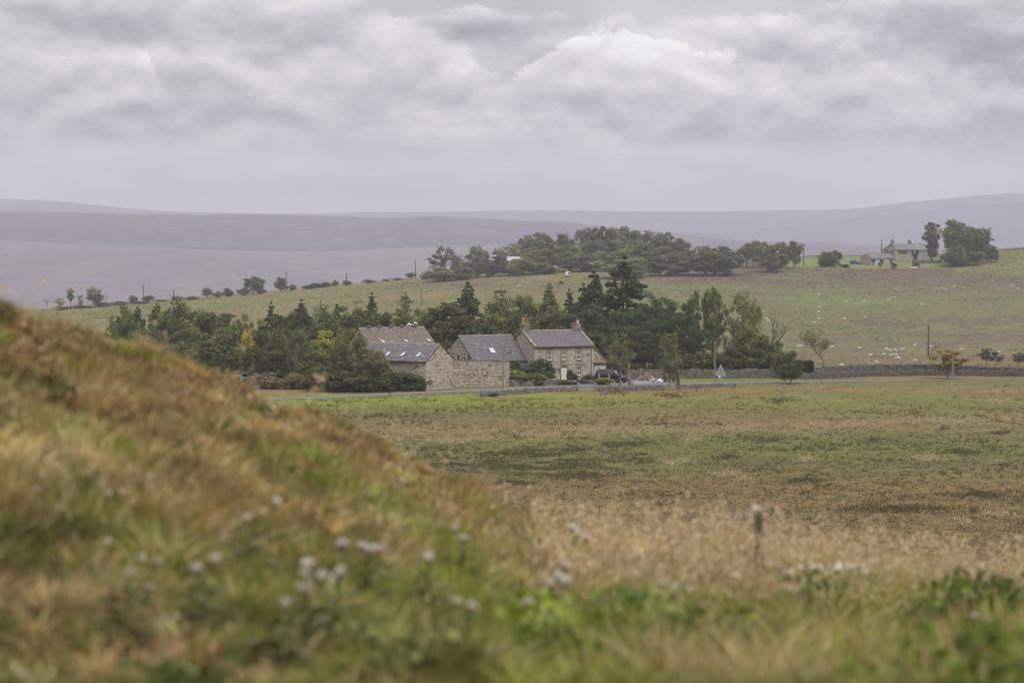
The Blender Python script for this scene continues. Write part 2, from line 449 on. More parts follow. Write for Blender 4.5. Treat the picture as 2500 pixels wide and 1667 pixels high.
# ------------------------------------------------------------------ what grows where (albedo)
def zone(x, y, z=None):
    if z is None: z = ground(x, y)
    px, py = to_px(x, y, z)
    n1 = fbm(x, y, 26, 4, 11); n2 = fbm(x, y * .8, 7, 4, 21); n3 = fbm(x, y, 70, 3, 31)
    GREEN = np.array([.162, .165, .055]); LIME = np.array([.190, .228, .050]); STRAW = np.array([.270, .208, .110]); BROWN = np.array([.205, .145, .070])
    OLIVE = np.array([.165, .148, .068]); DARK = np.array([.095, .090, .048]); HEATH = np.array([.155, .115, .092]); FIELD = np.array([.170, .158, .084])
    def mixc(c, d, w): return c * (1 - w[:, None]) + d * w[:, None]
    c = np.tile(OLIVE, (len(x), 1))
    # --- meadow in front of the farm
    m = y < 330
    green = smooth(.42, .62, n1)
    c = mixc(c, GREEN, green * .65)
    stk = fbm(x / 6, y, 9, 4, 131)
    c = mixc(c, BROWN, smooth(.50, .64, stk) * .4)
    c = mixc(c, DARK, smooth(.60, .72, fbm(x / 5, y, 6, 3, 132)) * .55)
    c = mixc(c, DARK, smooth(.58, .75, n2) * .5)
    band = np.exp(-((py - (1052 - (px - 1000) * .02)) / 22.0) ** 2)
    c = mixc(c, STRAW, np.clip(band * (.30 + n2 * .9), 0, 1) * .7)
    c = mixc(c, GREEN, np.exp(-((py - 1100) / 34.0) ** 2) * .4 * smooth(.3, .55, n2 + .3 * n3))
    brown = smooth(1135, 1200, py + (n1 - .5) * 70)
    c = mixc(c, BROWN, brown * (.65 + .35 * n2))
    c = mixc(c, OLIVE, smooth(1200, 1240, py) * smooth(.5, .68, n1) * .6)
    c = mixc(c, DARK, smooth(1195, 1240, py) * smooth(.55, .7, n2) * .6)
    lim = (1 - .55 * smooth(1550, 1750, px)) * smooth(955, 968, py) * smooth(1005, 985, py + (n1 - .5) * 22)
    c = mixc(c, LIME, np.clip(lim * (.55 + .9 * n1), 0, 1))
    c = mixc(c, BROWN, smooth(.5, .62, n1) * smooth(990, 1000, py) * smooth(1060, 1030, py) * .5)
    c = mixc(c, BROWN, smooth(.55, .68, fbm(x, y, 12, 3, 77)) * smooth(1010, 980, py) * .5)
    fr = smooth(962, 956, py) * smooth(936, 948, py)
    c = mixc(c, BROWN * 1.1, fr * (.5 + .3 * n2))
    c = mixc(c, LIME, fr * smooth(1100, 1170, px) * smooth(1170, 1140, px))
    # --- farm surroundings and road verges
    v = smooth(322, 332, y) * smooth(382, 374, y)
    verge = v * smooth(952, 946, py + 11 * smooth(1350, 1600, px))
    c = mixc(c, LIME * .92, np.clip(verge * 1.0, 0, 1))
    c = mixc(c, OLIVE, verge * smooth(.5, .7, n2) * .4)
    c = mixc(c, STRAW, smooth(900, 1100, px) * smooth(1160, 1050, px) * smooth(952, 957, py) * smooth(975, 962, py) * .7)
    c = mixc(c, OLIVE * 1.15, smooth(365, 372, y) * smooth(395, 388, y) * .6)
    c = mixc(c, STRAW * .72, smooth(1960, 2010, px) * smooth(354.5, 356.5, y) * smooth(384, 372, y) * .9)
    c = mixc(c, OLIVE, smooth(1700, 1900, px) * smooth(340, 344, y) * smooth(357, 355, y) * .8)
    # --- sheep pasture and rough hill beyond
    far = smooth(400, 430, y)
    b = np.tile(FIELD, (len(x), 1))
    b = mixc(b, STRAW * .8, smooth(.40, .68, n1) * .5)
    b = mixc(b, HEATH, smooth(.46, .58, n2) * .75)
    b = mixc(b, DARK * 1.2, smooth(.56, .68, fbm(x, y, 4.5, 3, 121)) * .5)
    b = mixc(b, FIELD * np.array([.9, 1.08, .85]), smooth(.5, .66, n3) * .6)
    w = (n3 - .5) * 40 + (n1 - .5) * 34
    heath = smooth(706, 692, py + w) * smooth(1560, 1680, px) + smooth(.52, .6, n3) * smooth(772, 742, py) * .35 * smooth(1700, 1900, px)
    heath = heath * smooth(1, 0, smooth(2400, 2470, px) * smooth(664, 652, py))
    b = mixc(b, HEATH, np.clip(heath, 0, 1) * (.7 + .3 * n2))
    b = mixc(b, np.array([.150, .172, .075]), smooth(.58, .68, n1) * heath * .6)
    gr = np.exp(-((py - 733) / 14) ** 2 - ((px - 2090) / 190) ** 2)
    b = mixc(b, np.array([.150, .190, .075]), np.clip(gr * 1.1, 0, 1) * smooth(.35, .5, n1))
    lawn = smooth(657, 651, py + (n2 - .5) * 5 - (px > 2330) * 10) * smooth(1870, 1950, px) * smooth(2400, 2350, px) * (y > 900)
    b = mixc(b, np.array([.185, .215, .080]), np.clip(lawn, 0, 1))
    rt = smooth(2375, 2410, px) * smooth(672, 655, py - (px - 2400) * .16) * (y > 900)
    b = mixc(b, np.array([.180, .180, .080]), np.clip(rt, 0, 1))
    top = smooth(1010, 1035, y) * smooth(1900, 1950, px)
    b = mixc(b, HEATH * .85, np.clip(top, 0, 1) * .8)
    dip = smooth(812, 824, py) * smooth(842, 832, py) * smooth(1880, 1930, px)
    b = mixc(b, HEATH, dip * .55 * smooth(.4, .6, n1))
    b = mixc(b, STRAW * .75, smooth(845, 870, py) * .5)
    # strip of rough pasture, left
    lf = smooth(1560, 1300, px)
    l = np.tile(np.array([.175, .165, .078]), (len(x), 1))
    l = mixc(l, STRAW * .85, smooth(.45, .65, n1) * .6)
    l = mixc(l, LIME * .85, smooth(.5, .62, n2) * .5)
    hth = np.clip(np.exp(-((py - (697 + (px - 1250) * .02)) / 9.0) ** 2) * smooth(1020, 1150, px) + np.exp(-((py - (690 - (px - 1100) * .05)) / 7.0) ** 2) * smooth(880, 980, px) * smooth(1300, 1200, px), 0, 1)
    l = mixc(l, HEATH, hth * .8 * smooth(.3, .5, n2))
    l = mixc(l, STRAW * .9, smooth(1000, 1030, y) * .6)
    b = mixc(b, l, lf)
    c = mixc(c, b, far)
    v_ = .86 + .28 * fbm(x, y, 3.0, 3, 41)
    return c * v_[:, None]

def ground_material(name, s1, s2, bump):
    m, t, p = principled(name, 1.0, .0)
    a = t.new('ShaderNodeAttribute', attribute_name='Col'); tcn = t.new('ShaderNodeTexCoord'); v = tcn.outputs['Object']
    n = t.noise(v, s1, 6, .68); n2 = t.noise(v, s2, 6, .7)
    k = t.m('ADD', .40, t.m('ADD', t.m('MULTIPLY', n, .45), t.m('MULTIPLY', n2, .75)))
    c = t.mix(1.0, a.outputs['Color'], t.comb(k, k, k), 'MULTIPLY')
    # withered tufts among the green
    w = t.sstep(t.noise(v, s2 * 1.7, 5, .6), .52, .68)
    c = t.mix(t.m('MULTIPLY', w, .42), c, (.215, .165, .095, 1))
    t.l.new(c, p.inputs['Base Color'])
    bn = t.new('ShaderNodeBump'); bn.inputs['Strength'].default_value = bump; bn.inputs['Distance'].default_value = .5
    t.l.new(t.m('ADD', n, t.m('MULTIPLY', n2, .5)), bn.inputs['Height']); t.l.new(bn.outputs[0], p.inputs['Normal'])
    return m
def sheet(name, qs, ds, hf, cf, mat, kind='structure'):
    """ground sheet laid out as a fan of rows that get longer with distance"""
    Q2, D2 = np.meshgrid(qs, ds); X = (Q2 - 1250) / F * D2
    xs, ys = X.ravel(), D2.ravel(); zs = hf(xs, ys)
    n, m_ = len(ds), len(qs); i = np.arange(n - 1)[:, None] * m_ + np.arange(m_ - 1)[None, :]
    Fc = np.stack([i, i + 1, i + m_ + 1, i + m_], -1).reshape(-1, 4)
    o = np_mesh(name, np.stack([xs, ys, zs], 1), Fc, cf(xs, ys, zs), 'POINT', mat, True)
    return tag(o, kind=kind)
M['ground'] = ground_material('rough_grassland', .9, .23, .55)
qs = np.concatenate([np.arange(-1500, -100, 60), np.arange(-100, 2600, 7.0), np.arange(2600, 3801, 60)])
ds = np.concatenate([np.arange(100, 170, 6), np.arange(170, 380, 1.6), np.arange(380, 640, 6), np.arange(640, 1070, 2.6), np.arange(1070, 1400, 15), np.arange(1400, 2700, 60)])
sheet('field', qs, ds, ground, lambda x, y, z: zone(x, y, z), M['ground'])

# ------------------------------------------------------------------ far moors
def crest(pts):
    a = np.array(pts, float); return lambda q: np.interp(q, a[:, 0], a[:, 1])
def moor(name, d0, z0, d1, pts, col, seed, drop=60, lump=1.0, streak=.3):
    cr = crest(pts)
    def h(x, y):
        q = 1250 + F * x / y
        k = 9; zc_ = 0
        for dq in np.linspace(-45, 45, k): zc_ = zc_ + (600 - cr(q + dq)) / F * d1 / k
        t = np.clip((y - d0) / (d1 - d0), 0, 1); s = 1 - (1 - t) ** 1.7
        z = z0 + (zc_ - z0) * s
        z = z + lump * (fbm(x, y, (d1 - d0) / 3, 4, seed) - .5) * 9 * np.sin(np.pi * t) 
        z = np.where(y > d1, zc_ - (y - d1) * .12, z)
        return z
    qs = np.concatenate([np.arange(-3000, -100, 150), np.arange(-100, 2600, 14), np.arange(2600, 5501, 150)])
    ds = np.concatenate([np.linspace(d0, d1, 90), np.linspace(d1, d1 + drop * 12, 10)[1:]])
    def cf(x, y, z):
        n = fbm(x, y * .35, 160, 5, seed + 5); n2 = fbm(x, y * .3, 45, 4, seed + 9)
        c = np.tile(np.array(col), (len(x), 1)) * (1 - streak + 2 * streak * n)[:, None]
        w = smooth(.56, .68, n2)[:, None] * .25
        return c * (1 - w) + np.array([.25, .21, .19]) * w
    m, t, p = principled(name + '_heather', 1.0, 0)
    a = t.new('ShaderNodeAttribute', attribute_name='Col'); tcn = t.new('ShaderNodeTexCoord')
    mp = t.new('ShaderNodeMapping'); t.l.new(tcn.outputs['Object'], mp.inputs[0]); mp.inputs[3].default_value = (1, .35, 1)
    n = t.noise(mp.outputs[0], .02, 8, .68)
    k = t.m('ADD', .55, t.m('MULTIPLY', n, .9))
    c = t.mix(1.0, a.outputs['Color'], t.comb(k, k, k), 'MULTIPLY')
    c = t.mix(t.m('MULTIPLY', t.sstep(t.noise(mp.outputs[0], .035, 6, .6), .56, .66), .35), c, (.32, .27, .22, 1))
    t.l.new(c, p.inputs['Base Color'])
    return sheet(name, qs, ds, h, cf, m)
moor('near_moor', 2400, -63, 3800, [(-3000, 560), (-400, 578), (0, 585), (120, 592), (300, 602), (430, 606), (560, 611), (700, 615), (860, 612), (1000, 604), (1150, 598), (1300, 602), (1600, 616), (2000, 628), (2600, 630), (5500, 620)], (.18, .156, .184), 51, streak=.15)
moor('heather_hill', 4000, -50, 6000, [(-3000, 520), (0, 517), (160, 519), (350, 523), (500, 526), (560, 523), (700, 526), (850, 529), (950, 534), (1050, 528), (1150, 532), (1290, 541), (1390, 540), (1440, 551), (1520, 560), (1640, 568), (1800, 588), (2000, 592), (2150, 600), (5500, 640)], (.075, .07, .095), 61)
moor('long_hill', 6200, -30, 7000, [(-3000, 640), (1200, 640), (1450, 580), (1560, 563), (1640, 568), (1740, 570), (1850, 586), (1980, 588), (2090, 588), (2160, 599), (2300, 606), (5500, 620)], (.10, .095, .125), 71)
moor('right_fell', 7200, -10, 8200, [(-3000, 640), (1500, 620), (1700, 575), (1850, 560), (1960, 548), (2100, 531), (2250, 517), (2400, 503), (2560, 492), (5500, 480)], (.09, .09, .12), 81)
moor('far_fell', 8300, 10, 9600, [(-3000, 480), (0, 487), (100, 489), (200, 497), (300, 508), (420, 517), (560, 520), (760, 522), (900, 518), (1000, 519), (1200, 515), (1330, 513), (1500, 516), (1750, 517), (1850, 514), (2070, 512), (2160, 500), (2300, 486), (2450, 473), (2700, 468), (5500, 475)], (.085, .085, .115), 91)

# valley floor under everything, out to the horizon
bm = MB(); bm.add([(-11200, -2000, -64), (11200, -2000, -64), (11200, 11300, -64), (-11200, 11300, -64)], [(0, 1, 2, 3)], (.16, .14, .08))
tag(bm.build('valley_floor', M['ground']), kind='structure')

# ------------------------------------------------------------------ road and yard
def ribbon(name, pts, widths, lift, mat, n=8, par=None, col=(.16, .155, .16)):
    P = [on_ground(a, b) for a, b in pts]
    pp = []; ww = []
    for i in range(len(P) - 1):
        for k in range(n):
            t = k / n; pp.append(P[i].lerp(P[i + 1], t)); ww.append(widths[i] * (1 - t) + widths[i + 1] * t)
    pp.append(P[-1]); ww.append(widths[-1])
    b = MB(); vs = []; fs = []
    for i, p in enumerate(pp):
        d = (pp[min(i + 1, len(pp) - 1)] - pp[max(i - 1, 0)]); d.z = 0; d.normalize(); s_ = Vector((-d.y, d.x, 0))
        for k in (-1, -.5, 0, .5, 1):
            q = p + s_ * (ww[i] / 2 * k); q.z = G(q.x, q.y) + lift; vs.append(q)
    for i in range(len(pp) - 1):
        for k in range(4): a = i * 5 + k; fs.append((a + 5, a + 6, a + 1, a))
    b.add(vs, fs, col)
    return b.build(name, mat, par, True)
M['asphalt'] = attr_mat('worn_asphalt', .85, .3, 1.2, .18, .2, 20, bdist=.01)
# distances along the road come from its own gentle bend towards the camera on the left
ROAD = [(300, 312), (600, 316), (790, 319.5), (900, 323), (1050, 328.5), (1150, 332), (1240, 336), (1400, 342), (1560, 346), (1700, 348.5), (1800, 350.5), (2000, 352.5), (2200, 354.5), (2350, 356), (2700, 360)]
tag(ribbon('road', ROAD, [2.8, 2.8, 2.8, 3.2, 3.6, 3.8, 4.0, 4.2, 4.2, 4.0, 3.6, 2.8, 2.2, 1.6, 1.4], .05, M['asphalt'], col=(.175, .17, .175)), kind='structure')
tag(ribbon('yard', [(1290, 344.5), (1360, 346), (1430, 348.5), (1500, 350.5), (1560, 351.5), (1625, 352)], [2.0, 3.4, 6.5, 8.5, 7.5, 3.0], .06, M['asphalt'], col=(.24, .225, .22)), kind='structure')
# ------------------------------------------------------------------ masonry
def stone_col(r, base=(.37, .32, .255), var=.22, dark=.10):
    k = 1 + r.uniform(-var, var)
    if r.random() < dark: k *= .55
    if r.random() < .07: k *= 1.3
    w = r.uniform(-.03, .03)
    return (base[0] * k * (1 + w), base[1] * k, base[2] * k * (1 - w * 1.5))
def stones_panel(b, r, O, U, W, N, width, vmin, vmax, hf, holes=(), ch=.24, sw=(.25, .6), base=(.37, .32, .255), proud=.05, var=.22, dark=.10, lo=None):
    """courses of stones on a wall face; O origin, U along, W up, N outward; hf(u) top of the wall at u"""
    O, U, W, N = Vector(O), Vector(U), Vector(W), Vector(N)
    v = vmin
    while v < vmax - .03:
        h = min(ch * r.uniform(.8, 1.25), vmax - v); u = 0.0 + r.uniform(-.2, 0)
        while u < width:
            w = r.uniform(*sw); u0, u1 = max(u, 0), min(u + w, width); u += w
            if u1 - u0 < .06: continue
            v1 = v + h; top = min(hf(u0), hf(u1))
            if top < v + .05: continue
            v1 = min(v1, top)
            if lo is not None and v1 < lo(u0): continue
            segs = [(u0, u1)]
            for (a0, b0, a1, b1) in holes:
                if v1 - .03 > b0 and v + .03 < b1:
                    ns = []
                    for (p, q) in segs:
                        if q <= a0 or p >= a1: ns.append((p, q)); continue
                        if p < a0: ns.append((p, a0))
                        if q > a1: ns.append((a1, q))
                    segs = ns
            for (p, q) in segs:
                if q - p < .05: continue
                g_ = .012; d = proud * r.uniform(.5, 1.2)
                j = lambda: r.uniform(-.012, .012)
                f = [(p + g_ + j(), v + g_ + j()), (q - g_ + j(), v + g_ + j()), (q - g_ + j(), v1 - g_ + j()), (p + g_ + j(), v1 - g_ + j())]
                vs = [O + U * a + W * c - N * .02 for a, c in f] + [O + U * a + W * c + N * d for a, c in f]
                b.add(vs, [(4, 5, 6, 7), (0, 1, 5, 4), (1, 2, 6, 5), (2, 3, 7, 6), (3, 0, 4, 7)], stone_col(r, base, var, dark))
        v += h
def slates(b, r, O, U, S, N, width, length, row=.30, sw=.32, base=(.17, .155, .175), var=.15, moss=.04, holes=(), lift=.03):
    """overlapping slates: O lower-left corner of the slope, U along the eaves, S up the slope"""
    O, U, S, N = Vector(O), Vector(U), Vector(S), Vector(N)
    n = int(length / row) + 1; rr = length / n
    for i in range(n):
        s0 = i * rr; s1 = min(s0 + rr * 1.25, length); u = -sw * (.5 if i % 2 else 0)
        while u < width:
            u0, u1 = max(u, 0), min(u + sw, width); u += sw
            if u1 - u0 < .05: continue
            if any(u1 > a0 and u0 < a1 and s1 > b0 and s0 < b1 for (a0, b0, a1, b1) in holes): continue
            k = 1 + r.uniform(-var, var); c = (base[0] * k, base[1] * k, base[2] * k * (1 + r.uniform(-.04, .06)))
            if r.random() < moss: c = (.27 * k, .25 * k, .21 * k)
            e = r.uniform(-.008, .008); l0 = lift + r.uniform(0, .012)
            g_ = .008
            b.add([O + U * (u0 + g_) + S * (s0 + e) + N * l0, O + U * (u1 - g_) + S * (s0 + e) + N * l0, O + U * (u1 - g_) + S * s1 + N * .006, O + U * (u0 + g_) + S * s1 + N * .006,
                   O + U * (u0 + g_) + S * (s0 + e), O + U * (u1 - g_) + S * (s0 + e)],
                  [(0, 1, 2, 3), (4, 5, 1, 0), (0, 3, 4), (5, 2, 1)], c)

def gable_house(name, label, cat, fl, phi, L, hf, hb, eave, rf, rb, sb=(.37, .32, .255), rbcol=(.17, .155, .175), seed=1, front_holes=(), left_holes=(), right_holes=(), roof_holes=(),
                coping=False, dig=1.2, ch=.24, sw=(.25, .6), row=.3, slw=.32, over=.12, moss=.04, roof_name='roof', var=.22, dark=.1, sag=0.0, base_z=None, rvar=.15, back_stones=False):
    """local frame: x along the front wall, y towards the back, z up from the ground at the front left corner"""
    r = random.Random(seed)
    if base_z is None:
        pts = [fl + Vector((math.cos(phi) * L * a, math.sin(phi) * L * a, 0)) for a in (0, .5, 1)]
        base_z = min(G(p.x, p.y) for p in pts)
        base_z = fl.z
    root = empty(name, (fl.x, fl.y, base_z), phi); tag(root, label, cat)
    zr = eave + rf; ebk = zr - rb; D = hf + hb
    top_g = lambda y: (eave + rf * y / hf) if y < hf else (zr - rb * (y - hf) / hb)
    # solid wall core
    w = MB(); poly = [(0, 0, -dig), (0, D, -dig), (0, D, ebk), (0, hf, zr - .02), (0, 0, eave)]
    w.prism([(.02, a + (.02 if a == 0 else (-.02 if a == D else 0)), c) for _, a, c in poly], (L - .04, 0, 0), (.19, .155, .12))
    w.build('wall', M['mortar'], root)
    s = MB()
    stones_panel(s, r, (0, .02, 0), (1, 0, 0), (0, 0, 1), (0, -1, 0), L, -.6, eave, lambda u: eave, front_holes, ch, sw, sb, var=var, dark=dark)
    # left gable: u runs from the back to the front
    stones_panel(s, r, (.02, D, 0), (0, -1, 0), (0, 0, 1), (-1, 0, 0), D, -.6, zr, lambda u: top_g(D - u), left_holes, ch, sw, sb, var=var, dark=dark)
    stones_panel(s, r, (L - .02, 0, 0), (0, 1, 0), (0, 0, 1), (1, 0, 0), D, -.6, zr, lambda u: top_g(u), right_holes, ch, sw, sb, var=var, dark=dark)
    # quoins at the corners
    for (cx, cy, sx, sy) in ((0, 0, 1, 1), (L, 0, -1, 1)):
        z = 0; k = 0
        while z < eave - .2:
            a, c_ = (.55, .3) if k % 2 else (.3, .5); hh = .32
            x0, x1 = sorted((cx - sx * .065, cx + sx * a)); y0, y1 = sorted((cy - .065, cy + c_))
            s.box(x0, y0, z + .01, x1, y1, min(z + hh, eave) - .01, stone_col(r, tuple(q * 1.02 for q in sb), .14, .05)); z += hh; k += 1
    tag(s.build('wall_stones', M['stone'], root), kind='stuff')
    # roof
    rt = MB(); th = .10; o = over
    def slope(y0, z0, y1, z1):
        rt.prism([(-o, y0, z0), (-o, y1, z1), (-o, y1, z1 + th), (-o, y0, z0 + th)], (L + 2 * o, 0, 0), (.08, .075, .08))
    lf = math.hypot(hf, rf); lb = math.hypot(hb, rb); of = .22
    slope(-of * hf / lf, eave - of * rf / lf, hf, zr); slope(D + of * hb / lb, ebk - of * rb / lb, hf, zr)
    roof = rt.build(roof_name, M['dark'], root)
    sl = MB(); SF = Vector((0, hf, rf)) / lf; NF = Vector((0, -rf, hf)) / lf
    slates(sl, r, Vector((-o, -of * hf / lf, eave - of * rf / lf + th)), (1, 0, 0), SF, NF, L + 2 * o, lf + of, row, slw, rbcol, rvar, moss, [(a + o, c + of, e + o, f_ + of) for a, c, e, f_ in roof_holes])
    SB = Vector((0, -hb, rb)) / lb; NB = Vector((0, rb, hb)) / lb
    slates(sl, r, Vector((L + o, D + of * hb / lb, ebk - of * rb / lb + th)), (-1, 0, 0), SB, NB, L + 2 * o, lb + of, row * 2, slw * 2, rbcol, rvar, moss)
    tag(sl.build('slates', M['slate'], roof), kind='stuff')
    rd = MB(); n = int((L + 2 * o) / .5)
    for i in range(n):
        a = -o + (L + 2 * o) * i / n; e = -o + (L + 2 * o) * (i + 1) / n - .015; k = r.uniform(.85, 1.15)
        rd.prism([(a, hf - .16, zr + th - .06), (a, hf, zr + th + .07), (a, hf + .16, zr + th - .06)], (e - a, 0, 0), (.27 * k, .24 * k, .21 * k))
    rd.build('ridge_tiles', M['stone'], roof)
    for c_ in bpy.data.objects:
        if c_.parent == roof and c_.name.startswith('ridge_tiles'): c_['kind'] = 'stuff'
    gu = MB(); gy = -of * hf / lf - .07; gz = eave - of * rf / lf
    gu.tube([(-o, gy, gz), (L + o, gy, gz)], .075, 6, (.03, .03, .03)); gu.build('gutter', M['gutter'], root)
    if coping:
        for x0 in (-.16, L - .16):
            cp = MB(); m_ = 14
            for i in range(m_):
                for (ya, za, yb, zb, off) in ((-.05, eave, hf, zr, 0), (D + .05, ebk, hf, zr, 0)):
                    a = Vector((x0, ya + (yb - ya) * i / m_, za + (zb - za) * i / m_)); e = Vector((x0, ya + (yb - ya) * (i + .97) / m_, za + (zb - za) * (i + .97) / m_))
                    cp.prism([a + Vector((0, 0, .05)), e + Vector((0, 0, .05)), e + Vector((0, 0, .26)), a + Vector((0, 0, .26))], (.34, 0, 0), stone_col(r, (.27, .245, .195), .12, .05))
            cp.box(x0, -.28, eave - .16, x0 + .34, .12, eave + .2, (.26, .235, .19))
            cp.build('verge_coping', M['stone'], root)
    root_info = dict(root=root, L=L, hf=hf, hb=hb, eave=eave, zr=zr, lf=lf, SF=SF, NF=NF, rf=rf, th=th, r=r)
    return root_info

def sash_window(h, u, z0, z1, w, y=0.0, panes=1, surround=True, mid=True):
    """frame set back in a stone surround; top and bottom sash are parts, panes their sub-parts"""
    root, r = h['root'], h['r']
    sc = (.27, .235, .185)
    f = MB(); x0, x1 = u - w / 2, u + w / 2
    if surround:
        s = MB()
        s.box(x0 - .17, y - .075, z0 - .2, x1 + .17, y + .06, z0 - .003, sc); s.box(x0 - .17, y - .075, z1 + .003, x1 + .17, y + .06, z1 + .24, sc)
        s.box(x0 - .17, y - .07, z0, x0 - .003, y + .06, z1, sc); s.box(x1 + .003, y - .07, z0, x1 + .17, y + .06, z1, sc)
        s.build('window_surround', M['stone'], root)
    t_ = .065
    yf0, yf1 = y + .0, y + .09
    f.box(x0, yf0, z0, x0 + t_, yf1, z1); f.box(x1 - t_, yf0, z0, x1, yf1, z1)
    f.box(x0 + t_, yf0, z1 - t_, x1 - t_, yf1, z1); f.box(x0 + t_, yf0 - .04, z0, x1 - t_, yf1, z0 + .11)
    zm = (z0 + z1) / 2
    win = f.build('window_frame', M['white_paint'], root)
    if mid:
        mr = MB(); mr.box(x0 + t_, yf0 + .01, zm - .05, x1 - t_, yf1 - .01, zm + .05); mr.build('meeting_rail', M['white_paint'], win)
    if panes > 1:
        gb = MB()
        for i in range(1, panes):
            xx = x0 + (x1 - x0) * i / panes; gb.box(xx - .025, yf0 + .015, z0 + .1, xx + .025, yf0 + .05, z1 - t_)
        gb.build('glazing_bar', M['white_paint'], win)
    for (a, c) in (((z0 + .08, zm - .05), (zm + .05, z1 - t_)) if mid else ((z0 + .08, z1 - t_),)):
        p = MB(); p.box(x0 + t_, yf0 + .055, a, x1 - t_, yf0 + .065, c); p.build('pane', M['glass'], win)
    return win
def skylight(h, u, s, w, l, open_=False, dark=False):
    """roof window on the front slope: u along, s up the slope"""
    NF, SF, th = h['NF'], h['SF'], h['th']
    O = Vector((0, 0, h['eave'] + th)); U = Vector((1, 0, 0))
    def P(a, b_, n): return O + U * a + SF * b_ + NF * n
    b = MB(); t_ = .06
    for (a0, a1, b0, b1) in ((u - w / 2, u + w / 2, s - l / 2, s - l / 2 + t_), (u - w / 2, u + w / 2, s + l / 2 - t_, s + l / 2), (u - w / 2, u - w / 2 + t_, s - l / 2 + t_, s + l / 2 - t_), (u + w / 2 - t_, u + w / 2, s - l / 2 + t_, s + l / 2 - t_)):
        b.hexa([P(a0, b0, 0), P(a1, b0, 0), P(a1, b1, 0), P(a0, b1, 0), P(a0, b0, .12), P(a1, b0, .12), P(a1, b1, .12), P(a0, b1, .12)], (.06, .06, .065) if dark else (.25, .25, .26))
    fr = b.build('roof_window', M['paint'], h['root'])
    p = MB(); e = t_ * .9; lift = .12 if open_ else .0
    a0, a1, b0, b1 = u - w / 2 + e, u + w / 2 - e, s - l / 2 + e, s + l / 2 - e
    p.hexa([P(a0, b0, .06 + lift), P(a1, b0, .06 + lift), P(a1, b1, .06), P(a0, b1, .06), P(a0, b0, .09 + lift), P(a1, b0, .09 + lift), P(a1, b1, .09), P(a0, b1, .09)], (.5, .5, .52) if dark else (.78, .78, .8))
    p.build('pane', M['roofglass'] if dark else M['blind'], fr)
    return fr
M['roofglass'] = flat_mat('roof_glass', (.12, .12, .125), .12, .8)
M['blind'] = flat_mat('roof_glass_with_white_blind', (.58, .59, .62), .2, .6)
M['pale_green'] = flat_mat('pale_green_paint', (.43, .49, .42), .6, .3, nscale=2, namp=.08)

# ------------------------------------------------------------------ farmhouse
FH0 = on_ground(1306, 349)
ph = math.radians(28)
d = dict(w=.86)
WN = [(2.41, 3.30, 4.62, 1), (4.80, 3.30, 4.62, 2), (7.27, 3.32, 4.64, 1), (2.62, .95, 2.25, 1), (7.36, 1.0, 2.32, 1)]
fh_holes = [(u - .52, a - .2, u + .52, c + .25) for u, a, c, _ in WN] + [(4.8 - .65, -.6, 4.8 + .65, 2.75)]
fh = gable_house('farmhouse', 'two storey stone farmhouse with purple grey slate roof, sash windows and white front door', 'house', FH0, ph, 9.6, 4.0, 4.0, 5.25, 2.15, 2.15,
                 sb=(.435, .375, .30), rbcol=(.165, .145, .152), seed=11, front_holes=fh_holes, coping=True, ch=.23, sw=(.3, .65), var=.16, dark=.05, rvar=.10, moss=.006)
for u, a, c, n in WN: sash_window(fh, u, a, c, .80, panes=n)
R = fh['root']
b = MB(); u = 4.8
sc = (.29, .255, .20)
b.box(u - .65, -.08, 0, u - .45, .05, 2.5, sc); b.box(u + .45, -.08, 0, u + .65, .05, 2.5, sc); b.box(u - .7, -.1, 2.5, u + .7, .05, 2.78, sc); b.box(u - .22, -.09, 2.78, u + .22, .04, 3.0, sc)
b.build('door_surround', M['stone'], R)
b = MB(); b.box(u - .45, .0, .12, u + .45, .07, 2.08)
for q in (-.22, .22):
    b.box(u + q - .15, -.02, .3, u + q + .15, .002, .95); b.box(u + q - .15, -.02, 1.15, u + q + .15, .002, 1.9)
dr = b.build('front_door', M['white_paint'], R); dr['label'] = 'white panelled front door'
b = MB(); b.box(u - .11, -.035, .98, u + .11, -.004, 1.04); b.build('letter_box', M['dark'], dr)
b = MB(); b.box(u - .03, -.05, 1.45, u + .03, -.004, 1.75); b.build('door_knocker', M['dark'], dr)
b = MB(); b.box(u - .45, .03, 2.1, u + .45, .06, 2.48); b.build('fanlight', M['glass'], R)
b = MB(); b.box(4.83, -.16, 5.0, 4.97, -.02, 5.18); b.box(4.86, -.12, 4.86, 4.94, -.02, 5.0); b.build('floodlight', M['white_paint'], R)
b = MB(); b.box(3.9, -.06, 1.35, 4.05, -.01, 1.9, (.10, .10, .11)); b.box(3.86, -.14, 1.9, 4.09, -.0, 2.1, (.07, .07, .07)); b.build('wall_lantern', M['paint'], R)
b = MB(); b.tube([(9.35, -.09, 5.0), (9.35, -.09, .1)], .05, 6, (.12, .11, .11)); b.build('downpipe', M['paint'], R)
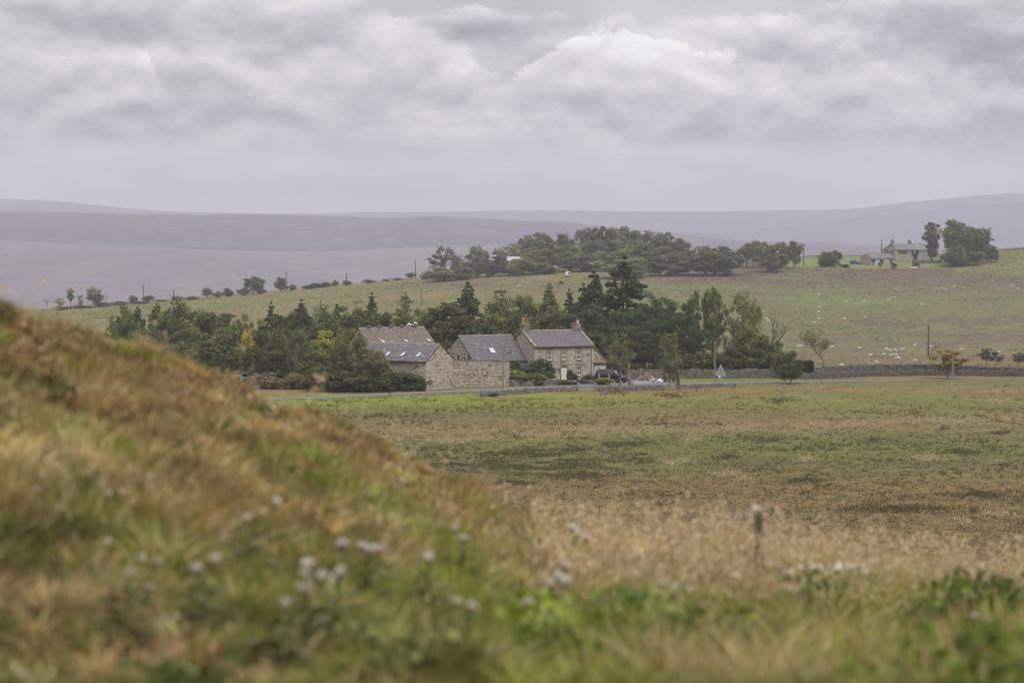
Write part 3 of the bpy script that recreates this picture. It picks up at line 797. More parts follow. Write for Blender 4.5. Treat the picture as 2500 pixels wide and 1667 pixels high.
def chimney(h, u, y, w, dpt, z0, z1, pots, base=(.27, .22, .17), cap=True, seed=3):
    r = random.Random(seed); c = MB()
    c.box(u - w / 2 + .03, y - dpt / 2 + .03, z0, u + w / 2 - .03, y + dpt / 2 - .03, z1 - .01, (.17, .14, .11))
    for (O, U, N, wd) in (((u - w / 2, y - dpt / 2 + .03, 0), (1, 0, 0), (0, -1, 0), w), ((u - w / 2 + .03, y + dpt / 2, 0), (0, -1, 0), (-1, 0, 0), dpt), ((u + w / 2 - .03, y - dpt / 2, 0), (0, 1, 0), (1, 0, 0), dpt), ((u + w / 2, y + dpt / 2 - .03, 0), (-1, 0, 0), (0, 1, 0), w)):
        stones_panel(c, r, O, U, (0, 0, 1), N, wd, z0, z1, lambda q: z1, (), .2, (.25, .5), base, .04, .22, .08)
    ch = c.build('chimney', M['stone'], h['root'])
    if cap:
        k = MB(); k.box(u - w / 2 - .12, y - dpt / 2 - .12, z1, u + w / 2 + .12, y + dpt / 2 + .12, z1 + .17, (.25, .225, .18)); k.box(u - w / 2 - .02, y - dpt / 2 - .02, z1 + .172, u + w / 2 + .02, y + dpt / 2 + .02, z1 + .3, (.24, .22, .18))
        k.build('chimney_cap', M['stone'], ch)
    for (du, pc, hh, rr) in pots:
        p = MB(); zz = z1 + (.3 if cap else 0)
        p.tube([(u + du, y, zz), (u + du, y, zz + hh * .12), (u + du, y, zz + hh * .14), (u + du, y, zz + hh * .82), (u + du, y, zz + hh * .84), (u + du, y, zz + hh)], [rr * 1.25, rr * 1.25, rr, rr * .88, rr * 1.15, rr * 1.15], 10, pc)
        p.build('chimney_pot', M['paint'], ch)
    return ch
chimney(fh, .48, 4.0, .98, .95, 6.4, 8.25, [(-.25, (.42, .29, .14), .85, .17), (.22, (.26, .13, .10), .9, .17)], base=(.26, .225, .18), seed=5)
chimney(fh, 9.1, 4.0, 1.1, 1.1, 6.4, 8.30, [(.25, (.62, .44, .32), .55, .2), (-.3, (.25, .19, .15), .25, .2)], base=(.27, .21, .175), cap=False, seed=6)
b = MB(); b.box(8.5, 3.4, 8.31, 9.7, 4.6, 8.42, (.26, .17, .14)); b.build('chimney_slab', M['stone'], R)
# lean-to with the garage door, against the right gable
b = MB(); u0, u1 = 9.64, 11.95; zt0, zt1 = 5.05, 3.0
b.prism([(u0, .1, -1), (u1, .1, -1), (u1, .1, zt1), (u0, .1, zt0)], (0, 6, 0), (.2, .16, .12)); lt = b.build('lean_to', M['mortar'], R)
b = MB(); rr = random.Random(8)
stones_panel(b, rr, (u0, .1, 0), (1, 0, 0), (0, 0, 1), (0, -1, 0), u1 - u0, -.6, zt0, lambda q: zt0 + (zt1 - zt0) * q / (u1 - u0), [(.28, -.6, 1.98, 2.3)], .2, (.2, .45), (.435, .375, .30), .05, .28, .16)
stones_panel(b, rr, (u1, .1, 0), (0, 1, 0), (0, 0, 1), (1, 0, 0), 6, -.6, zt1, lambda q: zt1, (), .24, (.25, .5), (.435, .375, .30))
tag(b.build('wall_stones', M['stone'], lt), kind='stuff')
b = MB(); b.prism([(u0, -.05, zt0 + .02), (u1 + .25, -.05, zt1 - .2), (u1 + .25, -.05, zt1 - .07), (u0, -.05, zt0 + .15)], (0, 6.3, 0), (.24, .215, .18)); b.build('lean_to_roof', M['stone'], R)
b = MB(); b.box(u0 + .08, -.35, 2.72, u1 + .05, .09, 2.80, (.16, .11, .09)); b.build('door_canopy', M['paint'], R)
b = MB()
for i in range(6): b.box(u0 + .3 + i * .275, -.0, -.4, u0 + .3 + i * .275 + .268, .06, 2.28)
gd = b.build('garage_door', M['pale_green'], R); gd['label'] = 'pale green boarded garage door'
b = MB(); b.box(u0 + .95, -.1, 1.9, u0 + 1.2, -.01, 2.02, (.2, .2, .2)); b.build('garage_lamp', M['paint'], gd)

# ------------------------------------------------------------------ barn joined to the farmhouse
ap = ray(1120, 821, 350); ph2 = math.radians(32); gdir = Vector((-math.sin(ph2), math.cos(ph2), 0))
f0 = ap - gdir * 4.2; f0.z = G(f0.x, f0.y); ridge_h = ap.z - f0.z
D_ = 4.2 + 3.6
mb_ = gable_house('slate_barn', 'stone barn with sagging grey slate roof and two roof windows, joined to the farmhouse', 'barn', f0, ph2, 8.9, 4.2, 3.6, ridge_h - 3.5, 3.5, 2.2,
                  sb=(.42, .36, .285), rbcol=(.155, .14, .145), seed=21, left_holes=[(D_ - 3.35, 2.6, D_ - 2.2, 4.15), (D_ - 4.55, 2.6, D_ - 3.95, 4.1)], var=.2, dark=.1, rvar=.12, moss=.02)
skylight(mb_, 4.05, 2.05, .85, 1.15); skylight(mb_, 6.75, 2.05, .85, 1.15, dark=True)
# white gable window and the dark slot beside it
def gable_window(h, ya, yb, z0, z1, two=True):
    f = MB(); t_ = .09
    f.box(-.05, ya, z0, .04, ya + t_, z1); f.box(-.05, yb - t_, z0, .04, yb, z1); f.box(-.05, ya + t_, z0, .04, yb - t_, z0 + t_); f.box(-.05, ya + t_, z1 - t_, .04, yb - t_, z1)
    w = f.build('window_frame', M['white_paint'], h['root'])
    gb = MB(); ym = (ya + yb) / 2; zm = (z0 + z1) / 2
    gb.box(-.045, ym - .04, z0 + t_, .0, ym + .04, z1 - t_); gb.box(-.044, ya + t_, zm - .035, .001, yb - t_, zm + .035); gb.build('glazing_bar', M['white_paint'], w)
    for k in range(2):
        p = MB(); p.box(-.012, ya + t_ if k == 0 else ym + .04, z0 + t_, -.004, ym - .04 if k == 0 else yb - t_, z1 - t_); p.build('pane', M['glass'], w)
gable_window(mb_, 2.25, 3.3, 2.65, 4.1)
b = MB(); b.box(-.01, 4.0, 2.6, .03, 4.5, 4.05); b.build('slit_opening', M['dark'], mb_['root'])
b = MB(); b.box(-.06, 4.5, 2.55, .03, 4.62, 4.1, (.34, .29, .22)); b.box(-.06, 3.88, 2.55, .03, 4.0, 4.1, (.34, .29, .22)); b.build('slit_surround', M['stone'], mb_['root'])
b = MB(); b.tube([(-.12, 1.15, 2.0), (-.12, 1.15, 4.6)], .06, 6, (.03, .03, .03)); b.build('downpipe', M['paint'], mb_['root'])

# ------------------------------------------------------------------ barn with the brown tiled roof
ap = ray(876, 802, 352); ph3 = math.radians(31); gdir = Vector((-math.sin(ph3), math.cos(ph3), 0))
f0 = ap - gdir * 4.6; f0.z = G(f0.x, f0.y); rh = ap.z - f0.z
bb = gable_house('tiled_barn', 'long stone barn with brown stone tiled roof, ridge vents and small roof lights', 'barn', f0, ph3, 10.75, 4.6, 4.6, rh - 3.1, 3.1, 3.1,
                 sb=(.39, .33, .26), rbcol=(.185, .148, .126), seed=31, row=.26, slw=.28, moss=.05, rvar=.2)
for i, u in enumerate((1.6, 3.35, 5.25, 7.05, 9.2)):
    b = MB(); b.box(u - .28, 4.6 - .24, rh + .1, u + .28, 4.6 + .24, rh + .32, (.13, .115, .12)); b.prism([(u - .34, 4.3, rh + .32), (u - .34, 4.6, rh + .44), (u - .34, 4.9, rh + .32)], (.68, 0, 0), (.15, .13, .135))
    b.build('ridge_vent', M['stone'], bb['root'])
for u in (2.35, 6.2, 10.0):
    # small hooded roof lights with a pale cheek
    b = MB(); NF, SF = bb['NF'], bb['SF']; O = Vector((0, 0, bb['eave'] + bb['th']))
    P = lambda a, s_, n_: O + Vector((a, 0, 0)) + SF * s_ + NF * n_
    s0 = 1.55
    b.add([P(u - .25, s0, .03), P(u + .25, s0, .03), P(u + .25, s0 + .9, .03), P(u - .25, s0 + .9, .03), P(u - .25, s0, .3), P(u + .25, s0, .3)],
          [(0, 1, 5, 4), (4, 5, 2, 3), (0, 4, 3), (1, 2, 5)], (.50, .44, .41)); b.build('roof_light', M['paint'], bb['root'])

# ------------------------------------------------------------------ low barn gable-end to the road, and the tall yard wall
FR = ray(1041, 953, 333); FR.z = G(FR.x, FR.y)
ph4 = math.radians(-33); a4 = Vector((math.cos(ph4), math.sin(ph4), 0)); g4 = Vector((-math.sin(ph4), math.cos(ph4), 0))
L4 = 12.0; f0 = FR - a4 * L4; f0.z = FR.z
lb_ = gable_house('low_barn', 'low stone barn with mottled purple slate roof and four open white roof windows', 'barn', f0, ph4, L4, 3.4, 3.4, 4.0, 2.2, 2.2,
                  sb=(.435, .37, .30), rbcol=(.16, .145, .162), seed=41, row=.3, slw=.34, moss=.09, over=.03, rvar=.17, dark=.12)
for u in (2.2, 4.75, 7.3, 10.0):
    skylight(lb_, u, 1.25, .48, 1.15, open_=True)
BR = FR + g4 * 6.8; WE = on_ground(1243, 341.5)
def big_wall(name, label, A, B, zt0, zt1, th, seed, base):
    d = B - A; d.z = 0; L = d.length; rz = math.atan2(d.y, d.x); root = empty(name, (A.x, A.y, min(A.z, B.z)), rz); tag(root, label, 'wall')
    r = random.Random(seed); zb = root.location.z
    b = MB(); b.prism([(0, .02, -1.2), (L, .02, -1.2), (L, .02, zt1), (0, .02, zt0)], (0, th, 0), (.2, .16, .12)); b.build('wall_core', M['mortar'], root)
    b = MB(); hf = lambda u: zt0 + (zt1 - zt0) * u / L
    stones_panel(b, r, (0, .02, 0), (1, 0, 0), (0, 0, 1), (0, -1, 0), L, -.8, max(zt0, zt1), hf, (), .2, (.2, .5), base, .05, .2, .13)
    stones_panel(b, r, (L, .02, 0), (0, 1, 0), (0, 0, 1), (1, 0, 0), th, -.8, zt1, lambda u: zt1, (), .3, (.3, .5), base, .05, .12, .0)
    tag(b.build('wall_stones', M['stone'], root), kind='stuff')
    b = MB(); u = -.05
    while u < L:
        w = r.uniform(.2, .5); b.box(u, -.06, hf(u) + .003, u + w - .02, th + .06, hf(u) + r.uniform(.10, .22), stone_col(r, (.17, .145, .125), .2, .15)); u += w
    tag(b.build('coping_stones', M['stone'], root), kind='stuff')
    return root
big_wall('yard_wall', 'tall stone yard wall running from the low barn gable to the utility pole', BR - g4 * .35 + Vector((.05, 0, 0)), WE, 3.85, 3.55, .45, 43, (.39, .325, .262))
# ------------------------------------------------------------------ trees: prototypes 10 m tall, 7 m wide
def leaf_quads(rng, C, size, up=.35, flat=0.0):
    """C (n,3) leaf clump centres -> quads"""
    n = len(C)
    N = rng.normal(size=(n, 3)); N[:, 2] += up * 2; N /= np.linalg.norm(N, axis=1)[:, None]
    T = np.cross(N, rng.normal(size=(n, 3))); T /= np.linalg.norm(T, axis=1)[:, None]
    B = np.cross(N, T); s = size * rng.uniform(.55, 1.35, (n, 1)); a = rng.uniform(.5, 1.0, (n, 1))
    P = np.stack([C - T * s, C - B * s * a * .8 + T * s * .1, C + T * s, C + B * s * a], 1)
    V = P.reshape(-1, 3); Fc = np.arange(4 * n).reshape(n, 4)
    return V, Fc
def limb_paths(r, base, tips, b, trunk_top, r0, col, bend=.6):
    for tp in tips:
        k = r.uniform(.25, .9); st = Vector((base[0], base[1], base[2] + (trunk_top - base[2]) * k)); e = Vector(tp)
        mid = st.lerp(e, .5) + Vector((r.uniform(-.3, .3), r.uniform(-.3, .3), r.uniform(0, bend)))
        rr = r0 * (1 - k * .6) * .5
        b.tube([st, mid, e], [rr, rr * .6, rr * .15], 4, col, cap=False)
def broadleaf(name, seed, clumps=46, rx=3.4, rz=4.0, zc=5.8, cr=(.75, 1.35), per=95, leaf=.24, gap=.0, flat=.75, trunk_h=3.0, tr=.22, shell=.5, twisty=0, vcol=.22, taper=0.0, hue=.0, forks=1):
    rng = np.random.default_rng(seed); r = random.Random(seed)
    root = bpy.data.objects.new(name, None)
    cs = []
    while len(cs) < clumps:
        p = rng.uniform(-1, 1, 3); q = np.linalg.norm(p)
        if q > 1 or q < shell * rng.random(): continue
        if taper and abs(p[0]) > 1 - taper * (p[2] + 1) / 2: continue
        P = np.array([p[0] * rx, p[1] * rx, zc + p[2] * rz])
        if mnoise.noise(Vector(P * .35 + seed)) < -.25 + gap: continue
        cs.append(P)
    cs = np.array(cs); LV = []; LC = []
    for c in cs:
        n = int(per * rng.uniform(.6, 1.3)); R = rng.uniform(*cr)
        d = rng.normal(size=(n, 3)); d /= np.linalg.norm(d, axis=1)[:, None]; d *= (rng.random((n, 1)) ** .45) * R; d[:, 2] *= flat
        LV.append(c + d); k = 1 + rng.uniform(-vcol, vcol); h = rng.uniform(-hue, hue)
        LC.append(np.tile([k * (1 + h), k, k * (1 - h)], (n, 1)) * rng.uniform(.75, 1.25, (n, 1)))
    LV = np.concatenate(LV); LC = np.concatenate(LC)
    top = LV[:, 2].max(); LV[:, 2] *= 10.0 / top
    V, Fc = leaf_quads(rng, LV, leaf)
    b = MB(); col = (.16, .135, .11)
    for f_ in range(forks):
        dx, dy = (r.uniform(-.8, .8), r.uniform(-.8, .8)) if forks > 1 else (0, 0)
        tt = zc + rz * .35; b.tube([(0 + dx * .1, 0 + dy * .1, -.6), (dx * .2, dy * .2, .3), (dx * .5 + r.uniform(-.1, .1), dy * .5, trunk_h), (dx + r.uniform(-.3, .3), dy + r.uniform(-.3, .3), tt)], [tr * 1.3, tr, tr * .75, tr * .2], 6, col)
        limb_paths(r, (dx * .5, dy * .5, trunk_h * .5), [tuple(c) for c in cs[f_::forks][:26]], b, tt, tr, col)
    COL.objects.link(root)
    b.build('trunk', M['bark'], root)
    np_mesh('crown', V, Fc, np.repeat(LC, 4, 0), 'POINT', M['leaf'], False, root)
    return root
def conifer(name, seed, whorls=22, w=4.3, droop=.25, dens=1.0, leaf=.17, bare=.12, irregular=.25, pw=1.0):
    rng = np.random.default_rng(seed); r = random.Random(seed); root = bpy.data.objects.new(name, None); COL.objects.link(root)
    b = MB(); col = (.12, .10, .085); b.tube([(0, 0, -.6), (0, 0, 3), (.05, 0, 7), (0, 0, 9.9)], [.2, .15, .07, .015], 6, col)
    LV = []; LC = []
    for i in range(whorls):
        t = i / (whorls - 1); z = 10 * (bare + (1 - bare) * t) * .985; L0 = w * (1 - t) ** pw * (1 if t > .08 else .75) + .12
        for k in range(r.randint(5, 7)):
            L = L0 * r.uniform(1 - irregular, 1 + irregular * .8); a = r.uniform(0, 2 * math.pi); dz = -droop * L + .12 * L * L / max(w, .1)
            st = np.array([0, 0, z]); e = np.array([math.cos(a) * L, math.sin(a) * L, z + dz + r.uniform(-.1, .15)])
            if L > .5: b.tube([tuple(st), tuple(e)], [.035, .008], 3, col, cap=False)
            n = int(max(6, L * 36 * dens)); q = rng.random((n, 1)) ** .5
            wd = .09 + .22 * (1 - q) * min(L, 1.6); off = rng.normal(size=(n, 3)) * wd * np.array([1, 1, .45]); off[:, 2] -= np.abs(rng.normal(size=n)) * .05
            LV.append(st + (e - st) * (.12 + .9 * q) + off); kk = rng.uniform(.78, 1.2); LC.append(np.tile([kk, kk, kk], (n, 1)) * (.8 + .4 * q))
    LV = np.concatenate(LV); LC = np.concatenate(LC)
    V, Fc = leaf_quads(rng, LV, leaf, .1)
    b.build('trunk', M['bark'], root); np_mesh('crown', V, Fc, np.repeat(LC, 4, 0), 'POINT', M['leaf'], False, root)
    return root
def branching(name, seed, levels=4, leaves=500, leaf=.13, spread=.55, trunks=1, base_h=2.2, col=(.17, .145, .115), tr=.16, width=3.2, leaf_from=0.0, lean=0.0):
    """open tree whose twigs show, with a few leaves"""
    rng = np.random.default_rng(seed); r = random.Random(seed); root = bpy.data.objects.new(name, None); COL.objects.link(root)
    b = MB(); tips = []
    def grow(p, d, L, rad, lv):
        pts = [p]; q = p.copy(); dd = d.copy()
        for i in range(3):
            dd = (dd + Vector((r.uniform(-.22, .22), r.uniform(-.22, .22), r.uniform(-.04, .16)))).normalized(); q = q + dd * L / 3; pts.append(q.copy())
            if lv <= 1: tips.append(q.copy())
        b.tube(pts, [rad, rad * .85, rad * .7, rad * .5], 5 if lv > 2 else 3, col, cap=False)
        if lv == 0: return
        for k in range(r.randint(3, 4)):
            st = pts[r.choice((2, 3, 3))]; a = r.uniform(0, 2 * math.pi); s_ = spread * r.uniform(.6, 1.4)
            nd = (dd + Vector((math.cos(a) * s_, math.sin(a) * s_, r.uniform(-.1, .3)))).normalized()
            grow(st, nd, L * r.uniform(.55, .8), rad * .5, lv - 1)
    for k in range(trunks):
        a = r.uniform(0, 6.28); s_ = .0 if trunks == 1 else .45
        grow(Vector((math.cos(a) * .12 * (trunks > 1), math.sin(a) * .12 * (trunks > 1), -.5)), Vector((math.cos(a) * s_ + lean, math.sin(a) * s_, 1)).normalized(), base_h * r.uniform(.9, 1.2), tr, levels)
    P = np.array([tuple(t_) for t_ in tips]); zs = 10.0 / P[:, 2].max(); xs = width / max(np.percentile(np.abs(P[:, 0]), 95), .1)
    b.v = [(a * xs, c * xs, e * zs) for a, c, e in b.v]; P = P * np.array([xs, xs, zs])
    b.build('trunk', M['bark'], root)
    if leaves:
        P = P[P[:, 2] > leaf_from]
        C = P[rng.integers(0, len(P), leaves)] + rng.normal(size=(leaves, 3)) * .28
        V, Fc = leaf_quads(rng, C, leaf); k = rng.uniform(.7, 1.3, (leaves, 1)); np_mesh('crown', V, Fc, np.repeat(np.tile([1, 1, 1], (leaves, 1)) * k, 4, 0), 'POINT', M['leaf'], False, root)
    return root
def bush(name, seed, clumps=26, per=110, leaf=.22, w=3.4):
    """low shrub: foliage down to the ground"""
    return broadleaf(name, seed, clumps, rx=w, rz=5.0, zc=4.6, cr=(1.3, 2.1), per=per, leaf=leaf * 1.9, trunk_h=1.5, tr=.15, shell=.3, flat=1.0, forks=3)
PR = {
 'oak': [broadleaf('deciduous_tree', 101, 62, gap=.0), broadleaf('deciduous_tree', 102, 54, rx=3.3), broadleaf('deciduous_tree', 103, 58, rx=3.5, rz=3.8, zc=6.0)],
 'round': [broadleaf('deciduous_tree', 111, 70, rx=3.2, rz=4.3, zc=5.3, per=100, trunk_h=1.6), broadleaf('deciduous_tree', 112, 64, rx=3.3, rz=4.4, zc=5.2, trunk_h=1.4)],
 'open': [broadleaf('deciduous_tree', 121, 40, rx=3.4, rz=3.9, zc=6.0, cr=(.5, 1.0), per=75, leaf=.2, gap=.12, forks=2), broadleaf('deciduous_tree', 122, 44, cr=(.5, .95), per=70, leaf=.2, gap=.1, forks=3)],
 'tall': [broadleaf('deciduous_tree', 131, 52, rx=2.8, rz=4.6, zc=5.4, cr=(.5, 1.1), per=70, leaf=.17, gap=.06, taper=.3), broadleaf('deciduous_tree', 132, 50, rx=3.0, rz=4.4, zc=5.6, cr=(.5, 1.0), per=75, leaf=.16, gap=.08)],
 'high': [broadleaf('deciduous_tree', 141, 34, rx=3.3, rz=2.6, zc=7.4, cr=(.6, 1.1), per=90, leaf=.22, trunk_h=4.2, gap=.0), broadleaf('deciduous_tree', 142, 38, rx=3.2, rz=3.0, zc=7.0, cr=(.6, 1.1), per=90, leaf=.22, trunk_h=4, forks=2)],
 'pine': [broadleaf('pine_tree', 151, 44, rx=3.3, rz=3.8, zc=6.1, cr=(.75, 1.35), per=120, leaf=.15, flat=.42, trunk_h=4.0, gap=.04), broadleaf('pine_tree', 152, 48, rx=3.4, rz=4.0, zc=5.9, cr=(.7, 1.3), per=120, leaf=.15, flat=.42, trunk_h=3.6, gap=.02)],
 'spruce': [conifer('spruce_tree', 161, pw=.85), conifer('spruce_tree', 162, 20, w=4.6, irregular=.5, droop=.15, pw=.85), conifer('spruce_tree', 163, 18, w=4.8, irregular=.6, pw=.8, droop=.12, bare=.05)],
 'ypine': [conifer('pine_tree', 171, 15, w=2.9, droop=-.35, irregular=.5, leaf=.2, pw=.65, bare=.08), conifer('pine_tree', 172, 16, w=3.1, droop=-.3, irregular=.5, leaf=.2, pw=.6, bare=.06)],
 'bush': [bush('shrub', 181), bush('shrub', 182, 30), bush('shrub', 183, 22, w=3.6)],
 'bare': [branching('bare_tree', 191, 4, 0, trunks=2), branching('bare_tree', 192, 4, 120, leaf=.1, trunks=1)],
 'thorn': [branching('thorn_tree', 201, 4, 1100, leaf=.17, base_h=3.0, spread=.75, width=3.4, leaf_from=3.0, lean=.0)],
 'dome': [broadleaf('thorn_tree', 205, 40, rx=3.4, rz=3.6, zc=6.2, cr=(.6, 1.1), per=60, leaf=.34, trunk_h=1.8, forks=4, tr=.12, gap=.0, shell=.2), broadleaf('thorn_tree', 206, 36, rx=3.4, rz=3.6, zc=6.2, cr=(.6, 1.1), per=60, leaf=.36, trunk_h=1.8, forks=3, tr=.12, gap=.0, shell=.2)],
}
for L_ in PR.values():
    for o in L_: remember(o)
_used = set()
TREES = []
def tree(kind, px, top, w, D, col, look, place, base=None, z=None):
    """px, top, w: where crown centre, top and width fall in the photo at distance D"""
    var = PR[kind]; i = len(TREES) % len(var); src = var[i]
    if kind in ('spruce', 'ypine'): w = w * 1.55
    g0 = on_ground(px, D); tp = ray(px, top, D); h = max(tp.z - g0.z, 1.0); wm = w / F * D
    r = random.Random(int(px * 7 + top * 3)); rz = r.uniform(0, 6.28)
    c = tuple(q * k_ * r.uniform(.93, 1.07) for q, k_ in zip(col, (2.2, 2.05, 1.75)))
    t_ = copy_thing(src, (g0.x, g0.y, g0.z), rz, (wm / 7.0, wm / 7.0, h / 10.0), c)
    nm = {'bush': 'shrub', 'pine': 'pine_tree', 'ypine': 'pine_tree', 'spruce': 'spruce_tree', 'bare': 'bare_tree', 'thorn': 'thorn_tree', 'dome': 'thorn_tree'}.get(kind, 'deciduous_tree')
    TREES.append((t_, px, look, place, 'shrub' if kind == 'bush' else 'tree'))
    return t_
DG = (.062, .070, .036); MG = (.085, .096, .046); LG = (.115, .140, .055); OG = (.105, .105, .045); BR_ = (.110, .085, .048); PN = (.040, .055, .034); SP = (.038, .050, .030); GY = (.075, .082, .058); YL = (.24, .21, .035); YG = (.20, .20, .045); RB = (.13, .10, .06)
# --- copse left of the barns
A = 'the copse left of the barns'
for a in [('ypine', 302, 742, 46, 410, MG, 'young dark pine'), ('ypine', 336, 750, 40, 405, PN, 'young dark pine'), ('ypine', 275, 768, 36, 415, OG, 'young dark pine'), ('ypine', 383, 740, 44, 400, MG, 'bushy young pine'), ('ypine', 366, 792, 50, 380, DG, 'bushy young pine'),
          ('oak', 450, 732, 92, 395, DG, 'dark round topped tree'), ('round', 428, 778, 60, 385, DG, 'dark round topped tree'), ('oak', 505, 756, 96, 385, MG, 'grey green leafy tree'), ('round', 465, 800, 90, 370, MG, 'grey green leafy tree'), ('oak', 552, 770, 50, 395, DG, 'small dark tree'), ('open', 592, 766, 46, 390, OG, 'thin olive tree'), ('open', 632, 778, 50, 385, OG, 'thin olive tree'),
          ('round', 560, 808, 100, 362, GY, 'grey green willow like tree'), ('round', 515, 830, 100, 356, DG, 'dense dark tree'), ('round', 430, 835, 80, 360, MG, 'dense green tree'), ('open', 605, 803, 34, 350, YL, 'bright yellow tree'), ('round', 640, 808, 70, 356, DG, 'dense dark tree'),
          ('spruce', 662, 736, 44, 372, SP, 'narrow dark spruce'), ('tall', 698, 764, 82, 345, DG, 'tall dark tree with brownish leaves'), ('spruce', 736, 730, 56, 395, PN, 'broad spruce'), ('oak', 776, 744, 76, 398, MG, 'green leafy tree'), ('spruce', 823, 742, 52, 398, SP, 'dark spruce'), ('oak', 850, 762, 74, 385, DG, 'dark leafy tree'),
          ('round', 740, 800, 70, 358, GY, 'dull green tree'), ('open', 790, 806, 66, 350, YG, 'yellow green tree'), ('tall', 852, 796, 72, 343, (.10, .10, .045), 'olive tree by the tiled barn'), ('tall', 826, 815, 46, 347, OG, 'thin olive tree'), ('open', 760, 830, 60, 345, OG, 'thin olive tree'),
          ('high', 570, 862, 70, 348, DG, 'high crowned dark tree'), ('high', 610, 850, 74, 347, DG, 'high crowned dark tree'), ('high', 655, 838, 80, 344, DG, 'high crowned dark tree'), ('high', 735, 850, 60, 342, DG, 'high crowned dark tree'), ('round', 775, 855, 74, 338, MG, 'low leafy tree'), ('round', 820, 862, 70, 336, DG, 'low leafy tree'), ('round', 865, 868, 60, 334, (.07, .07, .04), 'low leafy tree'),
          ('bare', 470, 815, 46, 352, GY, 'leafless pale tree'), ('bare', 715, 835, 36, 338, GY, 'leafless pale tree'), ('round', 300, 785, 70, 385, DG, 'dark bushy tree'), ('round', 345, 800, 70, 375, MG, 'green bushy tree'), ('round', 395, 806, 80, 370, DG, 'dark bushy tree'), ('oak', 412, 760, 60, 398, MG, 'green leafy tree'), ('oak', 600, 790, 70, 380, DG, 'dense dark tree'), ('round', 690, 800, 70, 372, MG, 'dense green tree'), ('oak', 720, 755, 60, 400, DG, 'dark leafy tree'), ('round', 800, 780, 80, 385, DG, 'dark leafy tree'), ('ypine', 320, 760, 50, 395, MG, 'bushy young pine'), ('round', 560, 790, 80, 378, MG, 'dense green tree')]:
    a = list(a)
    if a[0] in ('oak', 'round', 'open', 'tall', 'high'): a[3] *= 1.22
    tree(*a, A)
B = 'the roadside hedge left of the low barn'
tree('open', 915, 850, 76, 331, (.125, .11, .06), 'twiggy brown green tree', B); tree('bare', 905, 842, 74, 331.5, GY, 'brown twiggy tree', B); tree('bush', 945, 903, 60, 331, DG, 'dark hawthorn', B)
for px, tp, w, D, c in ((878, 818, 70, 334, (.095, .10, .048)), (898, 846, 70, 332, (.10, .095, .05)), (930, 868, 60, 331.5, (.10, .09, .05)), (830, 840, 70, 333, DG)):
    tree('round', px, tp, w, D, c, 'leafy brownish green tree', B)
for i, (px, tp, w, D) in enumerate([(770, 905, 60, 331), (815, 912, 60, 330), (860, 905, 70, 330), (900, 905, 70, 330), (1000, 908, 80, 333.5), (965, 912, 60, 333), (1030, 918, 24, 331.7)]):
    tree('bush', px, tp, w, D, (DG, (.06, .062, .036))[i % 2], 'dark green shrub', B)
for px, tp, w in ((628, 912, 44), (668, 918, 40), (712, 908, 40), (735, 915, 40), (560, 925, 40), (600, 930, 36), (745, 925, 40), (700, 935, 36), (650, 938, 34)):
    tree('bush', px, tp, w, 336, RB, 'low brownish shrub under the trees', A)
# --- wood behind the farm
W_ = 'the wood behind the farm buildings'
for a in [('spruce', 908, 713, 42, 420, SP, 'dark spruce'), ('spruce', 990, 712, 54, 425, MG, 'green spruce'), ('oak', 890, 752, 80, 412, DG, 'leafy tree'), ('round', 930, 760, 90, 405, DG, 'leafy tree'), ('round', 985, 765, 90, 402, MG, 'leafy tree'), ('oak', 1022, 752, 60, 412, OG, 'small olive tree'), ('round', 1040, 765, 60, 395, LG, 'light green tree'), ('round', 860, 790, 70, 392, DG, 'leafy tree'),
          ('round', 1085, 739, 150, 382, (.048, .055, .030), 'broad dark oak'), ('round', 1120, 768, 120, 372, (.050, .058, .032), 'broad dark oak'), ('round', 1175, 790, 100, 372, (.045, .054, .030), 'broad dark oak'), ('spruce', 1142, 687, 84, 428, SP, 'spiky dark spruce'), ('oak', 1070, 800, 90, 375, DG, 'dark leafy tree'),
          ('oak', 1240, 719, 100, 415, DG, 'dark leafy tree'), ('round', 1215, 765, 90, 390, OG, 'olive tree'), ('oak', 1285, 716, 80, 412, MG, 'green leafy tree'), ('round', 1265, 765, 90, 385, (.075, .08, .04), 'olive tree'), ('spruce', 1342, 690, 66, 418, MG, 'broad green spruce'), ('spruce', 1390, 704, 46, 405, SP, 'dark spruce'), ('round', 1320, 760, 90, 386, DG, 'leafy tree'), ('round', 1365, 755, 90, 380, MG, 'leafy tree'), ('oak', 1300, 790, 80, 372, DG, 'leafy tree'),
          ('spruce', 1424, 690, 56, 400, SP, 'dark spruce'), ('spruce', 1450, 660, 92, 400, SP, 'tall dark spruce'), ('spruce', 1522, 624, 118, 392, SP, 'tallest dark spruce, dead straight'), ('pine', 1410, 760, 100, 378, PN, 'dark pine'), ('pine', 1480, 745, 110, 378, PN, 'dark pine'), ('pine', 1545, 752, 100, 376, PN, 'dark pine'), ('round', 1430, 800, 90, 372, DG, 'dark leafy tree'), ('round', 1500, 810, 100, 370, DG, 'dark leafy tree')]:
    a = list(a)
    if a[0] in ('oak', 'round', 'pine'): a[3] *= 1.15
    tree(*a, W_)
P_ = 'the pine belt right of the farmhouse'
